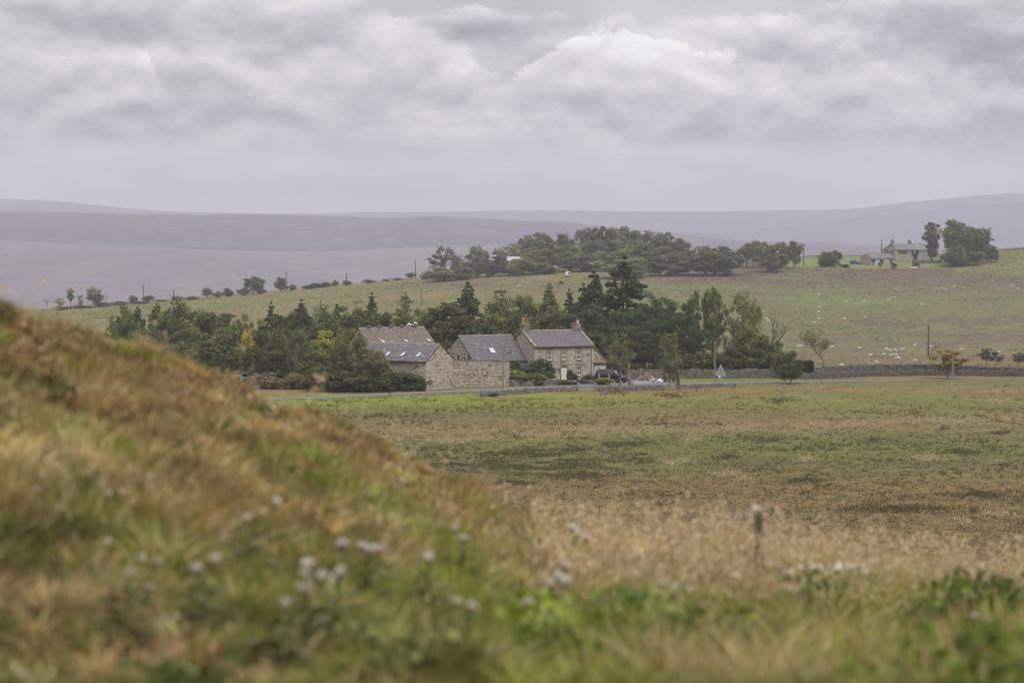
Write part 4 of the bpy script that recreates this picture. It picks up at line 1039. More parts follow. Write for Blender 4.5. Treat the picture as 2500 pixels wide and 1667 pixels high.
for a in [('pine', 1606, 710, 76, 385, PN, 'dark pine'), ('pine', 1575, 738, 80, 380, PN, 'dark pine'), ('pine', 1645, 724, 78, 382, PN, 'dark pine'), ('pine', 1685, 728, 70, 380, PN, 'dark pine'), ('pine', 1620, 760, 100, 374, PN, 'dark pine'), ('pine', 1672, 765, 96, 376, PN, 'dark pine'), ('pine', 1560, 780, 90, 371, PN, 'dark pine'), ('pine', 1600, 815, 90, 368, SP, 'low branched dark pine'),
          ('pine', 1706, 790, 66, 374, PN, 'dark pine'), ('pine', 1505, 790, 90, 369, SP, 'low branched dark pine'), ('round', 1545, 830, 80, 366, (.045, .052, .03), 'dark leafy tree'), ('pine', 1700, 838, 60, 378, PN, 'dark pine')]:
    tree(*a, P_)
Q_ = 'the tree group behind the road sign'
for a in [('tall', 1694, 708, 34, 384, MG, 'narrow tree'), ('high', 1744, 702, 66, 382, (.085, .095, .045), 'tall leaning tree with bare stems'), ('tall', 1742, 712, 56, 386, MG, 'tall light tree'), ('tall', 1812, 706, 92, 384, (.115, .125, .06), 'tall airy pale green tree'), ('tall', 1838, 745, 66, 380, (.10, .115, .052), 'airy pale green tree'), ('tall', 1788, 770, 60, 380, (.09, .10, .05), 'airy pale green tree'),
          ('round', 1820, 800, 90, 374, MG, 'bright leafy tree'), ('round', 1868, 815, 72, 374, MG, 'bright leafy tree'), ('round', 1893, 830, 56, 374, (.085, .10, .05), 'leafy tree'), ('bare', 1862, 752, 46, 380, GY, 'leafless tree'), ('round', 1790, 838, 80, 371, DG, 'dark spreading tree'), ('round', 1845, 850, 90, 370, (.06, .08, .04), 'dark spreading tree'), ('round', 1895, 862, 50, 370, DG, 'dark leafy tree'),
          ('bush', 1715, 858, 80, 370, DG, 'dark shrub'), ('bush', 1670, 862, 60, 369, (.06, .065, .038), 'dark shrub'), ('bush', 1760, 862, 60, 369, DG, 'dark shrub'), ('bush', 1620, 870, 60, 367, DG, 'dark shrub')]:
    tree(*a, Q_)
tree('bush', 1912, 858, 60, 362, DG, 'dark shrub', Q_)
# roadside trees
tree('open', 1512, 812, 70, 338, (.085, .09, .05), 'grey green crowned tree with forked bare trunks', 'the wall beside the car')
o_ = tree('bare', 1546, 822, 96, 337, GY, 'bare forked tree with orange brown twigs', 'the wall beside the car')
tree('tall', 1634, 812, 70, 337, (.085, .09, .048), 'upright grey green tree', 'the wall by the traffic cone')
tree('bare', 1655, 850, 60, 338, GY, 'bare branched tree', 'the wall by the traffic cone')
tree('round', 1930, 856, 60, 348, (.055, .065, .036), 'dark cone shaped hawthorn tree', 'the roadside at the clipped hedge')
tree('thorn', 2004, 800, 84, 366, (.085, .085, .045), 'slender tree with thin windblown leaves', 'the pair of field walls')
tree('dome', 2313, 854, 84, 360, (.17, .13, .05), 'yellowing hawthorn', 'the pair of field walls')
S_ = 'the lower edge of the sheep pasture'
for px, tp, w, D, k, c in ((2135, 822, 34, 640, 'bare', GY), (2180, 818, 34, 640, 'bare', GY), (2267, 832, 22, 600, 'bare', GY), (2409, 850, 40, 562, 'dome', (.06, .065, .05)), (2434, 860, 34, 562, 'dome', (.075, .07, .055)), (2485, 860, 40, 558, 'dome', (.065, .06, .05))):
    tree(k, px, tp, w, D, c, 'small windswept thorn', S_)
# --- ridge wood far behind
H_ = 'the hilltop wood'
for a in [('open', 1083, 601, 66, 985, GY, 'thin grey tree'), ('open', 1118, 622, 40, 980, GY, 'thin grey tree'), ('oak', 1164, 598, 52, 990, LG, 'light green tree'), ('round', 1150, 638, 60, 985, GY, 'grey green tree'), ('round', 1190, 634, 50, 985, GY, 'grey green tree'), ('round', 1220, 622, 52, 982, DG, 'dark green tree'), ('bush', 1080, 650, 66, 975, MG, 'wide shrub'), ('bush', 1125, 652, 50, 975, GY, 'wide shrub'),
          ('bush', 1272, 628, 56, 972, OG, 'round olive shrub'), ('high', 1256, 594, 76, 1020, RB, 'rusty brown tree'), ('high', 1312, 567, 70, 1025, (.075, .085, .05), 'flat topped tree'), ('open', 1283, 574, 44, 1028, GY, 'thin grey tree'), ('bare', 1348, 560, 30, 1022, GY, 'bare tree'), ('oak', 1379, 571, 58, 1020, DG, 'dark green tree'), ('round', 1311, 600, 64, 985, OG, 'olive green tree'), ('round', 1390, 597, 76, 990, (.095, .125, .06), 'light green tree'), ('round', 1345, 612, 60, 985, MG, 'green tree'),
          ('high', 1440, 556, 70, 1030, GY, 'tall grey green tree'), ('high', 1473, 553, 66, 1028, GY, 'tall grey green tree'), ('high', 1510, 552, 74, 1028, MG, 'tall green tree'), ('high', 1555, 561, 64, 1030, GY, 'tall grey green tree'), ('high', 1592, 563, 60, 1030, DG, 'tall dark tree'), ('high', 1622, 566, 50, 1030, DG, 'tall dark tree'), ('oak', 1655, 580, 50, 1022, DG, 'dark green tree'), ('oak', 1525, 578, 80, 1015, GY, 'tall grey green tree'), ('oak', 1450, 585, 80, 1012, DG, 'dark green tree'),
          ('round', 1420, 625, 80, 985, DG, 'dark green tree'), ('round', 1465, 622, 80, 985, DG, 'dark green tree'), ('round', 1560, 592, 100, 1000, GY, 'broad grey green tree'), ('round', 1610, 600, 90, 1000, GY, 'broad grey green tree'), ('round', 1505, 606, 112, 930, (.105, .135, .062), 'big light green tree'), ('round', 1545, 640, 70, 925, MG, 'green tree'), ('round', 1640, 620, 92, 935, DG, 'dark green tree'), ('round', 1600, 638, 50, 940, DG, 'dark green tree'), ('round', 1680, 610, 60, 985, DG, 'dark green tree'),
          ('round', 1722, 601, 84, 935, DG, 'dark green tree'), ('round', 1776, 600, 84, 932, DG, 'dark green tree'), ('oak', 1745, 612, 100, 928, DG, 'dark green tree'), ('high', 1840, 586, 44, 975, GY, 'thin topped tree'), ('open', 1822, 598, 40, 980, GY, 'thin grey tree'), ('round', 1878, 598, 76, 945, (.062, .075, .044), 'dark round tree'), ('high', 1878, 590, 50, 965, RB, 'brownish tree'), ('high', 1915, 590, 40, 965, DG, 'dark green tree'), ('high', 1940, 588, 42, 965, DG, 'dark green tree'), ('bush', 1245, 648, 30, 985, DG, 'dark shrub'), ('bush', 1325, 640, 60, 975, DG, 'dark shrub')]:
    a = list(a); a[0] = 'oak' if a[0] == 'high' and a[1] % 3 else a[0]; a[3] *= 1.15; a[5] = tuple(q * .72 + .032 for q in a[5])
    tree(*a, H_)
J_ = 'the far farmhouse on the hill'
for a in [('bush', 2013, 614, 34, 965, DG, 'grey green shrub'), ('bush', 2036, 611, 34, 965, DG, 'grey green shrub'), ('high', 2275, 543, 50, 1000, DG, 'high crowned dark tree'), ('round', 2274, 575, 36, 1001, DG, 'narrow dark tree'), ('oak', 2326, 534, 50, 1015, DG, 'tallest dark tree'), ('oak', 2350, 541, 100, 985, (.062, .078, .042), 'broad dark green tree'), ('tall', 2402, 554, 54, 990, DG, 'layered dark tree'), ('oak', 2385, 560, 60, 995, DG, 'dark tree'), ('bush', 2345, 600, 90, 968, (.06, .07, .045), 'low spreading tree'), ('round', 2420, 598, 46, 975, GY, 'grey green tree')]:
    tree(*a, J_)
K_ = 'the hedge line along the left ridge'
for a in [('high', 172, 705, 24, 1000, GY, 'leaning thin tree'), ('bare', 120, 725, 26, 1000, GY, 'bare tree'), ('open', 147, 727, 28, 995, LG, 'light green tree'), ('tall', 197, 720, 20, 1000, GY, 'thin tree'), ('oak', 232, 700, 38, 1000, MG, 'round green tree'), ('bare', 252, 712, 24, 1002, GY, 'bare tree'), ('oak', 324, 721, 25, 1010, GY, 'small dark tree'), ('oak', 362, 720, 32, 1010, GY, 'small dark tree'), ('oak', 431, 722, 24, 1015, GY, 'small dark tree'), ('oak', 504, 702, 28, 1020, GY, 'dark tree'), ('bush', 531, 709, 24, 1020, LG, 'light green shrub'), ('bush', 558, 703, 26, 1020, GY, 'grey shrub'),
          ('oak', 618, 674, 54, 1022, DG, 'broad dark tree'), ('bush', 594, 701, 28, 1020, GY, 'grey shrub'), ('bush', 637, 702, 24, 1020, GY, 'grey shrub'), ('round', 685, 676, 30, 1022, DG, 'egg shaped dark tree'), ('bush', 712, 693, 24, 1022, MG, 'green shrub'), ('bush', 752, 695, 30, 1022, GY, 'grey shrub'), ('bush', 795, 688, 28, 1024, GY, 'dark shrub'), ('bush', 819, 682, 14, 1024, MG, 'small shrub'), ('bush', 848, 684, 22, 1024, GY, 'dark shrub'), ('bush', 942, 682, 20, 1024, GY, 'dark shrub'), ('oak', 1004, 665, 28, 1026, DG, 'flat topped dark tree'), ('bush', 1040, 668, 30, 1010, LG, 'light green shrub'),
          ('bush', 395, 732, 30, 1014, GY, 'low shrub'), ('bush', 465, 722, 40, 1016, RB, 'rusty shrub'), ('bush', 770, 690, 30, 1024, MG, 'green shrub'), ('bush', 900, 682, 30, 1024, LG, 'light shrub'), ('bush', 970, 678, 30, 1026, GY, 'low shrub'), ('bush', 255, 738, 50, 1005, GY, 'low shrub'), ('bush', 150, 748, 50, 1000, GY, 'low shrub'), ('bush', 200, 744, 50, 1000, GY, 'low shrub'), ('bush', 295, 735, 40, 1008, GY, 'low shrub'), ('bush', 340, 735, 40, 1010, GY, 'low shrub')]:
    tree(*a, K_)
L_ = 'the rough pasture behind the copse'
for a in [('thorn', 868, 733, 30, 820, GY, 'bare spreading thorn'), ('thorn', 972, 728, 26, 800, GY, 'bare spreading thorn'), ('bush', 553, 764, 40, 800, (.09, .075, .065), 'purplish shrub'), ('bush', 836, 745, 22, 800, GY, 'grey shrub'), ('bush', 1370, 695, 14, 900, DG, 'small dark shrub'), ('bush', 1222, 712, 30, 860, (.09, .075, .065), 'purplish shrub')]:
    tree(*a, L_)
ORD = ['first', 'second', 'third', 'fourth', 'fifth', 'sixth', 'seventh', 'eighth', 'ninth', 'tenth', 'eleventh', 'twelfth', 'thirteenth', 'fourteenth', 'fifteenth', 'sixteenth']
_by = {}
for t_ in TREES: _by.setdefault((t_[2], t_[3]), []).append(t_)
for (look, place), L__ in _by.items():
    L__.sort(key=lambda q: q[1])
    for i, (o, px, lk, plc, cat) in enumerate(L__):
        where = ('by ' if plc.startswith(('the wall', 'the roadside', 'the pair', 'the far farm')) else 'in ') + plc
        if plc.startswith(('the hedge line', 'the lower edge')): where = 'on ' + plc
        if len(L__) == 1: lab = f"{lk} {where}"
        elif i == len(L__) - 1 and i > 0: lab = f"{lk} {where}, last of {len(L__)}"
        else: lab = f"{lk} {where}, {ORD[i]} from left"
        tag(o, lab, cat, 'trees and shrubs of ' + plc)
for L_ in PR.values():
    for o in L_:
        for ch in KIDS[o.name]: bpy.data.objects.remove(ch)
        bpy.data.objects.remove(o)
# ------------------------------------------------------------------ the near hillside the camera stands on
_CX = np.array([-6000, -1500, -400, 0, 80, 160, 260, 400, 530, 650, 760, 830, 920, 1000, 1120, 1250, 1400, 1600, 1900, 2200, 2500, 3500, 9000], float)
_CY = np.array([600, 600, 660, 716, 738, 770, 806, 838, 880, 945, 968, 990, 1045, 1095, 1160, 1222, 1275, 1305, 1330, 1352, 1368, 1400, 1420], float)
_CD = np.interp(_CX, [-6000, 0, 1000, 1600, 2500, 9000], [9.5, 9.5, 11.5, 13, 15, 15])
_CG = np.interp(_CX, [0, 700, 1200, 1500, 2500], [28, 32, 40, 62, 74])     # grass rises this far above the soil
def hill(x, y):
    """x, y with y>0 in front; elsewhere the hillside carries on at the same slope"""
    a = np.degrees(np.arctan2(x, y)); aa = np.clip(a, -40, 40); q = 1250 + F * np.tan(np.radians(aa))
    d = np.hypot(x, y) * np.cos(np.radians(np.clip(a, -12, 12)))
    q = np.where(np.abs(a) > 40, np.sign(a) * 5000, q)
    cy_ = np.interp(q, _CX, _CY) + np.interp(q, [0, 700, 1200, 1500, 2500], [28, 32, 40, 62, 74]); cd = np.interp(q, _CX, _CD)
    zc_ = -(cy_ - 600) / F * cd; z0 = -1.02
    t = np.clip((d - 5.0) / (cd - 5.0), 0, 1)
    z = z0 + (zc_ - z0) * (t * (1.15 - .15 * t))
    t2 = np.clip((d - cd) / (135 - cd), 0, 1)
    z = np.where(d > cd, zc_ + (-22.6 - zc_) * (1 - (1 - t2) ** 2.5), z)
    z = z + (fbm(x, y, 1.1, 3, 5) - .5) * .11 * smooth(2, 6, d) + (fbm(x, y, .3, 2, 6) - .5) * .05
    return z
def near_col(q, py, n1, n2, n3):
    STR = np.array([.49, .370, .190]); GRN = np.array([.185, .215, .040]); BRN = np.array([.265, .165, .080]); DK = np.array([.08, .085, .028]); PALE = np.array([.62, .46, .27]); LM = np.array([.30, .335, .055])
    def mx_(c, d_, w): return c * (1 - w[:, None]) + d_ * w[:, None]
    c = np.tile(STR, (len(q), 1))
    c = mx_(c, BRN, smooth(.44, .60, n2) * .85)
    edge = smooth(260, 60, py - np.interp(q, _CX, _CY)) * smooth(1500, 1000, q)
    c = mx_(c, BRN * 1.15, edge * smooth(.35, .6, n3) * .8)
    g_ = smooth(.50, .60, n1 + .16 * smooth(1150, 1450, py) + .03 * smooth(1450, 1620, py) - .05 - .08 * edge)
    c = mx_(c, GRN, g_ * .85)
    c = mx_(c, LM, smooth(.60, .72, n1 * .6 + n3 * .4) * .8)
    c = mx_(c, DK, smooth(.62, .74, n2 * .5 + (1 - n3) * .5) * .85)
    c = mx_(c, PALE, smooth(1150, 1400, q) * smooth(1530, 1420, py) * smooth(.34, .54, n3) * .85)
    c = mx_(c, PALE * .9, smooth(.66, .78, n3) * .6)
    return c
# soil sheet: full circle round the tripod
aa = np.concatenate([np.arange(-180, -16, 6), np.arange(-16, 16, .16), np.arange(16, 181, 6)]); rr_ = np.concatenate([[0.05, .8, 1.6, 2.4], np.arange(3, 18, .12), np.arange(18, 60, 3), np.arange(60, 171, 10)])
A2, R2 = np.meshgrid(np.radians(aa), rr_); xs = (R2 * np.sin(A2)).ravel(); ys = (R2 * np.cos(A2)).ravel(); zs = hill(xs, ys)
n_, m_ = len(rr_), len(aa); i_ = np.arange(n_ - 1)[:, None] * m_ + np.arange(m_ - 1)[None, :]
Fc = np.stack([i_, i_ + 1, i_ + m_ + 1, i_ + m_], -1).reshape(-1, 4)[:, ::-1]
with np.errstate(all='ignore'):
    qx, qy = to_px(xs, np.maximum(ys, .5), zs)
cc = near_col(np.clip(qx, -500, 3000), np.clip(qy, 600, 2000), fbm(xs, ys, .55, 3, 61), fbm(xs, ys, .30, 3, 62), fbm(xs, ys, .42, 3, 63)) * .48
M['soil'] = attr_mat('mossy_soil', 1.0, 0, 9, .4, .4, 20)
tag(np_mesh('hillside', np.stack([xs, ys, zs], 1), Fc, cc, 'POINT', M['soil'], True), kind='structure')

def blades(name, P, H, W, C, rng, lean=.35, curl=.5, seg=2, mat=None, parent=None, wind=.25, out=None):
    """curved tapering blades; P (n,3) roots, H heights, W widths, C colours"""
    n = len(P); a = rng.uniform(0, 2 * np.pi, n); d = np.stack([np.cos(a), np.sin(a), np.zeros(n)], 1)
    dr = rng.normal(size=(n, 3)) * lean; dr[:, 2] = 0; dr[:, 0] += wind
    if out is not None: dr = out
    pts = []
    for k in range(seg + 1):
        t = k / seg; c = P + dr * (H * t ** 2 * (1 + curl))[:, None]; c[:, 2] = P[:, 2] + H * (t - .22 * t * t * np.linalg.norm(dr, axis=1))
        if k < seg: pts += [c - d * (W * (1 - t * .75) / 2)[:, None], c + d * (W * (1 - t * .75) / 2)[:, None]]
        else: pts.append(c)
    m = len(pts); V = np.stack(pts, 1).reshape(-1, 3); b = np.arange(n)[:, None] * m; F_ = []
    for k in range(seg - 1): F_ += [b + np.array([2 * k, 2 * k + 1, 2 * k + 3]), b + np.array([2 * k, 2 * k + 3, 2 * k + 2])]
    F_.append(b + np.array([2 * seg - 2, 2 * seg - 1, 2 * seg]))
    o = np_mesh(name, V, np.concatenate(F_), np.repeat(C, m, 0), 'POINT', mat or M['blade'], False, parent)
    o.color = (1, 1, 1, 1)
    return o
def near_grass():
    rng = np.random.default_rng(7)
    nc = 2600
    q = rng.uniform(-260, 2760, nc); cd = np.interp(q, _CX, _CD); d = 4.7 + (cd + 1.2 - 4.7) * rng.random(nc) ** .85
    x = (q - 1250) / F * d; y = d
    n1 = fbm(x, y, .55, 3, 61); n2 = fbm(x, y, .30, 3, 62); n3 = fbm(x, y, .42, 3, 63)
    z = hill(x, y); _, py = to_px(x, y, z)
    col = near_col(q, py, n1, n2, n3) * rng.uniform(.5, 1.45, (nc, 1))
    hgt = .7 * (.05 + .10 * rng.random(nc) ** 2 + .10 * smooth(.45, .65, n3)) * (1 + .9 * smooth(1250, 1700, q) * smooth(8, 12, d)) * np.where(q < 1000, .72 + .0 * q, 1)
    hgt *= np.where((cd - d < 1.2) & (q < 1150), .6, 1.0)
    per = 28; P = np.repeat(np.stack([x, y], 1), per, 0) + rng.normal(size=(nc * per, 2)) * .045
    zz = hill(P[:, 0], P[:, 1]) - .01
    C = np.repeat(col, per, 0) * rng.uniform(.65, 1.35, (nc * per, 1)); H = np.repeat(hgt, per) * rng.uniform(.5, 1.25, nc * per)
    W = rng.uniform(.004, .010, nc * per) * (1 + .5 * (np.repeat(n1, per) > .55))
    # tussocks: blades fanning out of a crowded root, dark gaps between
    nt = 6500; q = rng.uniform(-260, 2760, nt); cd = np.interp(q, _CX, _CD); d = 4.9 + (cd + .9 - 4.9) * rng.random(nt) ** .8; x = (q - 1250) / F * d; y = d
    n1 = fbm(x, y, .42, 3, 61); n2 = fbm(x, y, .22, 3, 62); n3 = fbm(x, y, .30, 3, 63); _, py = to_px(x, y, hill(x, y))
    tc_ = near_col(q, py, n1, n2, n3) * rng.choice([.42, .72, 1.02, 1.25, 1.55, 1.95], (nt, 1), p=[.16, .17, .22, .2, .15, .10]) * np.clip(1 + rng.normal(size=(nt, 3)) * .07, .8, 1.2)
    sw_ = rng.random(nt); tc_ = np.where((sw_ < .22)[:, None], np.array([.54, .42, .22]) * rng.uniform(.7, 1.1, (nt, 1)), tc_); tc_ = np.where((sw_ > .88)[:, None], np.array([.16, .17, .05]), tc_)
    R_ = rng.uniform(.03, .085, nt); Ht = rng.uniform(.03, .12, nt) * (1 + .5 * (rng.random(nt) < .12)) * (1 + .8 * smooth(1250, 1700, q)) * np.where((cd - d < 1.6) & (q < 1300), .55, 1)
    pb = 42; uu = np.sqrt(rng.random(nt * pb)); an = rng.uniform(0, 2 * np.pi, nt * pb); Rr = np.repeat(R_, pb)
    PP = np.column_stack([np.repeat(x, pb) + uu * np.cos(an) * Rr, np.repeat(y, pb) + uu * np.sin(an) * Rr]); pz = hill(PP[:, 0], PP[:, 1]) - .01
    HH = np.repeat(Ht, pb) * (1 - .35 * uu) * rng.uniform(.6, 1.2, nt * pb); out = np.stack([np.cos(an) * uu * .75 + rng.normal(size=nt * pb) * .3 + .08, np.sin(an) * uu * .75 + rng.normal(size=nt * pb) * .15, np.zeros(nt * pb)], 1)
    tb = blades('grass_tussocks', np.column_stack([PP, pz]), HH, rng.uniform(.007, .016, nt * pb), np.repeat(tc_, pb, 0) * rng.uniform(.65, 1.35, (nt * pb, 1)), rng, .35, .5, 2, out=out)
    tag(tb, 'tussocks of straw coloured, brown and green grass on the near hillside', 'grass', kind='stuff')
    o = blades('grass', np.column_stack([P, zz]), H, W, C, rng)
    tag(o, 'blurred tufts of straw and green grass covering the hillside in front', 'grass', kind='stuff')
    # taller flowering stems with feathery heads
    n = 2300; q = np.concatenate([rng.uniform(1280, 2700, int(n * .86)), rng.uniform(-100, 2700, n - int(n * .86))]); cd = np.interp(q, _CX, _CD); d = cd - 6 * rng.random(n) ** 1.6 + .8
    x = (q - 1250) / F * d; z = hill(x, d); H = rng.uniform(.17, .38, n) * np.interp(q, [1200, 1350, 1600], [.45, .55, 1]) * (1 - .35 * smooth(2.0, 6, cd - d))
    st = blades('grass_stems', np.column_stack([x, d, z]), H, np.full(n, .004), np.tile([.42, .32, .18], (n, 1)) * rng.uniform(.7, 1.2, (n, 1)), rng, .12, .3)
    tag(st, 'thin straw coloured flowering stems standing above the near grass', 'grass', kind='stuff')
    k = 9; hx = np.repeat(np.stack([x + .30 * H, d, z + H * .88], 1), k, 0) + rng.normal(size=(n * k, 3)) * np.array([.012, .012, .03])
    V, Fq = leaf_quads(rng, hx, .009, .2)
    hd = np_mesh('grass_heads', V, Fq, np.repeat(np.tile([.60, .46, .31], (n * k, 1)) * rng.uniform(.75, 1.2, (n * k, 1)), 4, 0), 'POINT', M['blade'])
    tag(hd, 'feathery pale seed heads of the tall grass', 'grass', kind='stuff')
near_grass()

# thistles and other plants one can pick out in the near grass
M['fluff'] = flat_mat('thistle_down', (.66, .60, .52), .9, .05)
M['plant'] = attr_mat('plant', .8, .15, 20, .2)
def near_at(px, py, d, want=.17):
    # walk out along the sight line until the soil lies this far below it
    for dd in np.arange(4.5, d + 4, .05):
        p = ray(px, py, dd); g_ = float(hill(np.array([p.x]), np.array([p.y]))[0])
        if p.z - g_ < want: break
    if p.z - g_ > want + .2: p = ray(px, py, d)
    g_ = float(hill(np.array([p.x]), np.array([p.y]))[0]); return p, g_
THS = []
def thistle(px, py, d, look, heads=3, hr=.016, dark=False, seed=0, leafy=True):
    r = random.Random(int(px + py) + seed); hr *= r.uniform(.6, .9); p, g_ = near_at(px, py, d); h = max(p.z - g_, .1)
    root = empty('thistle', (p.x, p.y, g_ - .01), r.uniform(0, 6))
    sc = (.11, .085, .055) if dark else (.17, .18, .075)
    b = MB(); b.tube([(0, 0, 0), (.01, .0, h * .5), (0, 0, h)], [.009, .006, .004], 5, sc)
    tips = [(0, 0, h)]
    for i in range(heads - 1):
        z = h * r.uniform(.45, .85); a = r.uniform(0, 6.28); L = r.uniform(.04, .10); t_ = (math.cos(a) * L, math.sin(a) * L, z + L * 1.1); b.tube([(0, 0, z), (t_[0] * .6, t_[1] * .6, z + L * .4), t_], [.004, .003, .003], 4, sc); tips.append(t_)
    b.build('stem', M['plant'], root)
    if leafy:
        n = 12; lb = MB()
        for i in range(n):
            z = h * (.08 + .75 * i / n); a = i * 2.4 + r.uniform(-.3, .3); L = r.uniform(.05, .13) * (1.2 - .7 * i / n); w = L * .22; c_, s_ = math.cos(a), math.sin(a); k = r.uniform(.8, 1.3); lc = tuple(q * k for q in ((.10, .085, .05) if dark else (.16, .17, .08)))
            pts = [(0, 0, z), (c_ * L * .5 - s_ * w, s_ * L * .5 + c_ * w, z + L * .25), (c_ * L, s_ * L, z + L * .1), (c_ * L * .5 + s_ * w, s_ * L * .5 - c_ * w, z + L * .2)]
            lb.add(pts, [(0, 1, 2, 3)], lc)
        lb.build('foliage', M['plant'], root)
    for t_ in tips:
        rng = np.random.default_rng(r.randint(0, 9999)); hb_ = MB(); hr_ = hr; hb_.tube([(t_[0], t_[1], t_[2] - hr * 1.2), (t_[0], t_[1], t_[2] - hr * .5), (t_[0], t_[1], t_[2])], [hr * .35, hr * .75, hr * .55], 6, (.20, .13, .08)); hd = hb_.build('seed_head', M['plant'], root)
        q = rng.normal(size=(44, 3)); q /= np.linalg.norm(q, axis=1)[:, None]; q[:, 2] = np.abs(q[:, 2]) * .9 + .1; V, Fq = leaf_quads(rng, np.array(t_) + q * hr * rng.uniform(.5, 1.15, (44, 1)) + np.array([0, 0, hr * .3]), hr * .42, .0)
        np_mesh('thistle_down', V, Fq, None, 'POINT', M['fluff'], False, hd)
    tag(root, look, 'thistle', 'thistles in the near grass'); return root
for a in [(905, 1338, 8.0, 'thistle with the brightest white seed heads, left of centre on the slope', 4, .019), (1048, 1358, 8.2, 'thistle with one bright round seed head right of the brightest cluster', 2, .017), (822, 1412, 7.4, 'bushy thistle with pale heads below the brightest cluster', 4, .016), (742, 1420, 7.2, 'thistle with two pale heads above the lone bright one', 3, .016), (696, 1468, 6.8, 'thistle with a single bright disc shaped head', 1, .019),
          (480, 1382, 7.5, 'faint thistle alone on the left slope', 2, .015), (605, 1260, 8.6, 'small thistle high on the slope above the others', 2, .013), (320, 1392, 7.4, 'low spreading thistle with greyish down on the left slope', 4, .013), (1132, 1308, 9.4, 'thistle beside the reddish grass, upper middle', 2, .014), (1116, 1462, 7.0, 'thistle among dark stems in the middle', 2, .014), (1345, 1418, 8.2, 'thistle with several faded heads below the tall white one', 4, .017),
          (1362, 1490, 7.6, 'thistle with one glowing head low in the middle', 2, .018), (1408, 1296, 9.6, 'tall thistle with one large white head at the crest', 3, .023), (1612, 1420, 9.0, 'thistle with mauve grey heads right of the middle', 3, .016), (2140, 1372, 10.0, 'thistle with white heads right of the pale umbel', 3, .017), (2170, 1400, 9.6, 'short thistle leaning next to the white headed one', 2, .015), (2334, 1546, 7.6, 'short thistle with two round heads at lower right', 2, .016), (2380, 1500, 8.0, 'thistle with one bright head above the two at lower right', 1, .016), (50, 1640, 5.2, 'thistle in the bottom left corner', 2, .015), (1640, 1325, 10.5, 'faint thistle head near the dark stalk', 1, .014)]:
    thistle(*a)
def stalk(px, py, d, look, seed=1):
    r = random.Random(seed); p, g_ = near_at(px, py, d, .34); h = p.z - g_; root = empty('dead_thistle', (p.x, p.y, g_ - .02))
    b = MB(); b.tube([(.045, 0, 0), (.028, .0, h * .4), (-.004, 0, h * .75), (-.01, 0, h)], [.006, .005, .004, .002], 6, (.10, .07, .05)); b.build('stem', M['plant'], root)
    b = MB()
    for i in range(90):
        z = h * (.25 + .7 * i / 90); a = i * 2.4; L = r.uniform(.012, .034); c_, s_ = math.cos(a), math.sin(a); k = r.uniform(.7, 1.3)
        b.add([(0.02, 0, z), (c_ * L * .5 - s_ * .008, s_ * L * .5, z - .004), (c_ * L, s_ * L, z - .02), (c_ * L * .5 + s_ * .008, s_ * L * .5, z + .006)], [(0, 1, 2, 3)], (.10 * k, .072 * k, .05 * k))
    b.build('withered_foliage', M['plant'], root)
    for (dx, dz, rad) in ((-.01, 0, .018), (-.05, -.02, .014), (.03, .0, .009), (-.09, -.05, .012), (-.13, -.035, .008)):
        rng = np.random.default_rng(int(dx * 1000) % 997); q = rng.normal(size=(26, 3)) * rad * .6; V, Fq = leaf_quads(rng, np.array([dx, 0, h + dz]) + q, rad * .4, 0); np_mesh('seed_head', V, Fq, None, 'POINT', M['fluff'], False, root)
    b = MB(); b.tube([(0, 0, h * .8), (-.05, 0, h * .86), (-.13, 0, h - .035)], [.004, .003, .002], 4, (.14, .10, .07)); b.build('branch', M['plant'], root)
    tag(root, look, 'thistle')
stalk(1852, 1228, 10.5, 'tall dark dead thistle stalk standing clear of the grass with pale tufted top')
def leafy(px, py, d, w, look, col=(.12, .145, .05), n=60, name='weed', umbel=False):
    p, g_ = near_at(px, py, d, .27 if px > 1950 else .18); h = max(p.z - g_, .08); rng = np.random.default_rng(int(px)); root = empty(name, (p.x, p.y, g_ - .01)); wm = w / F * d / 2
    b = MB()
    for i in range(5): b.tube([(0, 0, 0), (rng.uniform(-wm, wm) * .8, rng.uniform(-.05, .05), h * rng.uniform(.7, 1))], [.005, .003], 4, (.10, .12, .05))
    b.build('stem', M['plant'], root)
    C = np.column_stack([rng.normal(size=n) * wm * .5, rng.normal(size=n) * .05, h * rng.uniform(.1, 1, n)]); V, Fq = leaf_quads(rng, C, .017, .4)
    o = np_mesh('foliage', V, Fq, np.repeat(np.tile(col, (n, 1)) * rng.uniform(.8, 2.2, (n, 1)) * np.array([1.1, 1, .8]), 4, 0), 'POINT', M['blade'], False, root)
    if umbel:
        C = np.column_stack([rng.uniform(-wm, wm, 60), rng.normal(size=60) * .03, h + rng.normal(size=60) * .008]); V, Fq = leaf_quads(rng, C, .010, .8); np_mesh('flower_head', V, Fq, None, 'POINT', M['fluff'], False, root)
    tag(root, look, 'weed', 'leafy weeds in the near grass')
leafy(2008, 1380, 11, 190, 'green weed with a flat pale umbel on top', (.10, .14, .045), 260, umbel=True)
leafy(1690, 1480, 9, 230, 'dark green weed low right of the middle', (.075, .11, .03), 300)
leafy(2370, 1385, 11, 110, 'dark upright weed at the right', (.065, .095, .03), 220)
leafy(2440, 1400, 11, 130, 'dark weed near the right edge, taller of two', (.065, .095, .03), 260)
leafy(2290, 1400, 11, 170, 'green weed beside the dark upright one', (.10, .14, .04), 240)
leafy(2400, 1500, 9, 330, 'broad dark green weed patch at the lower right', (.10, .145, .035), 420)
leafy(1340, 1490, 9, 220, 'mossy green weed patch under the faded thistle', (.15, .20, .05), 300)
leafy(450, 1590, 7, 220, 'dark green weed at bottom left', (.08, .11, .04), 220)
leafy(1530, 1430, 9, 200, 'pale green weed in the lower middle', (.13, .19, .07), 240)
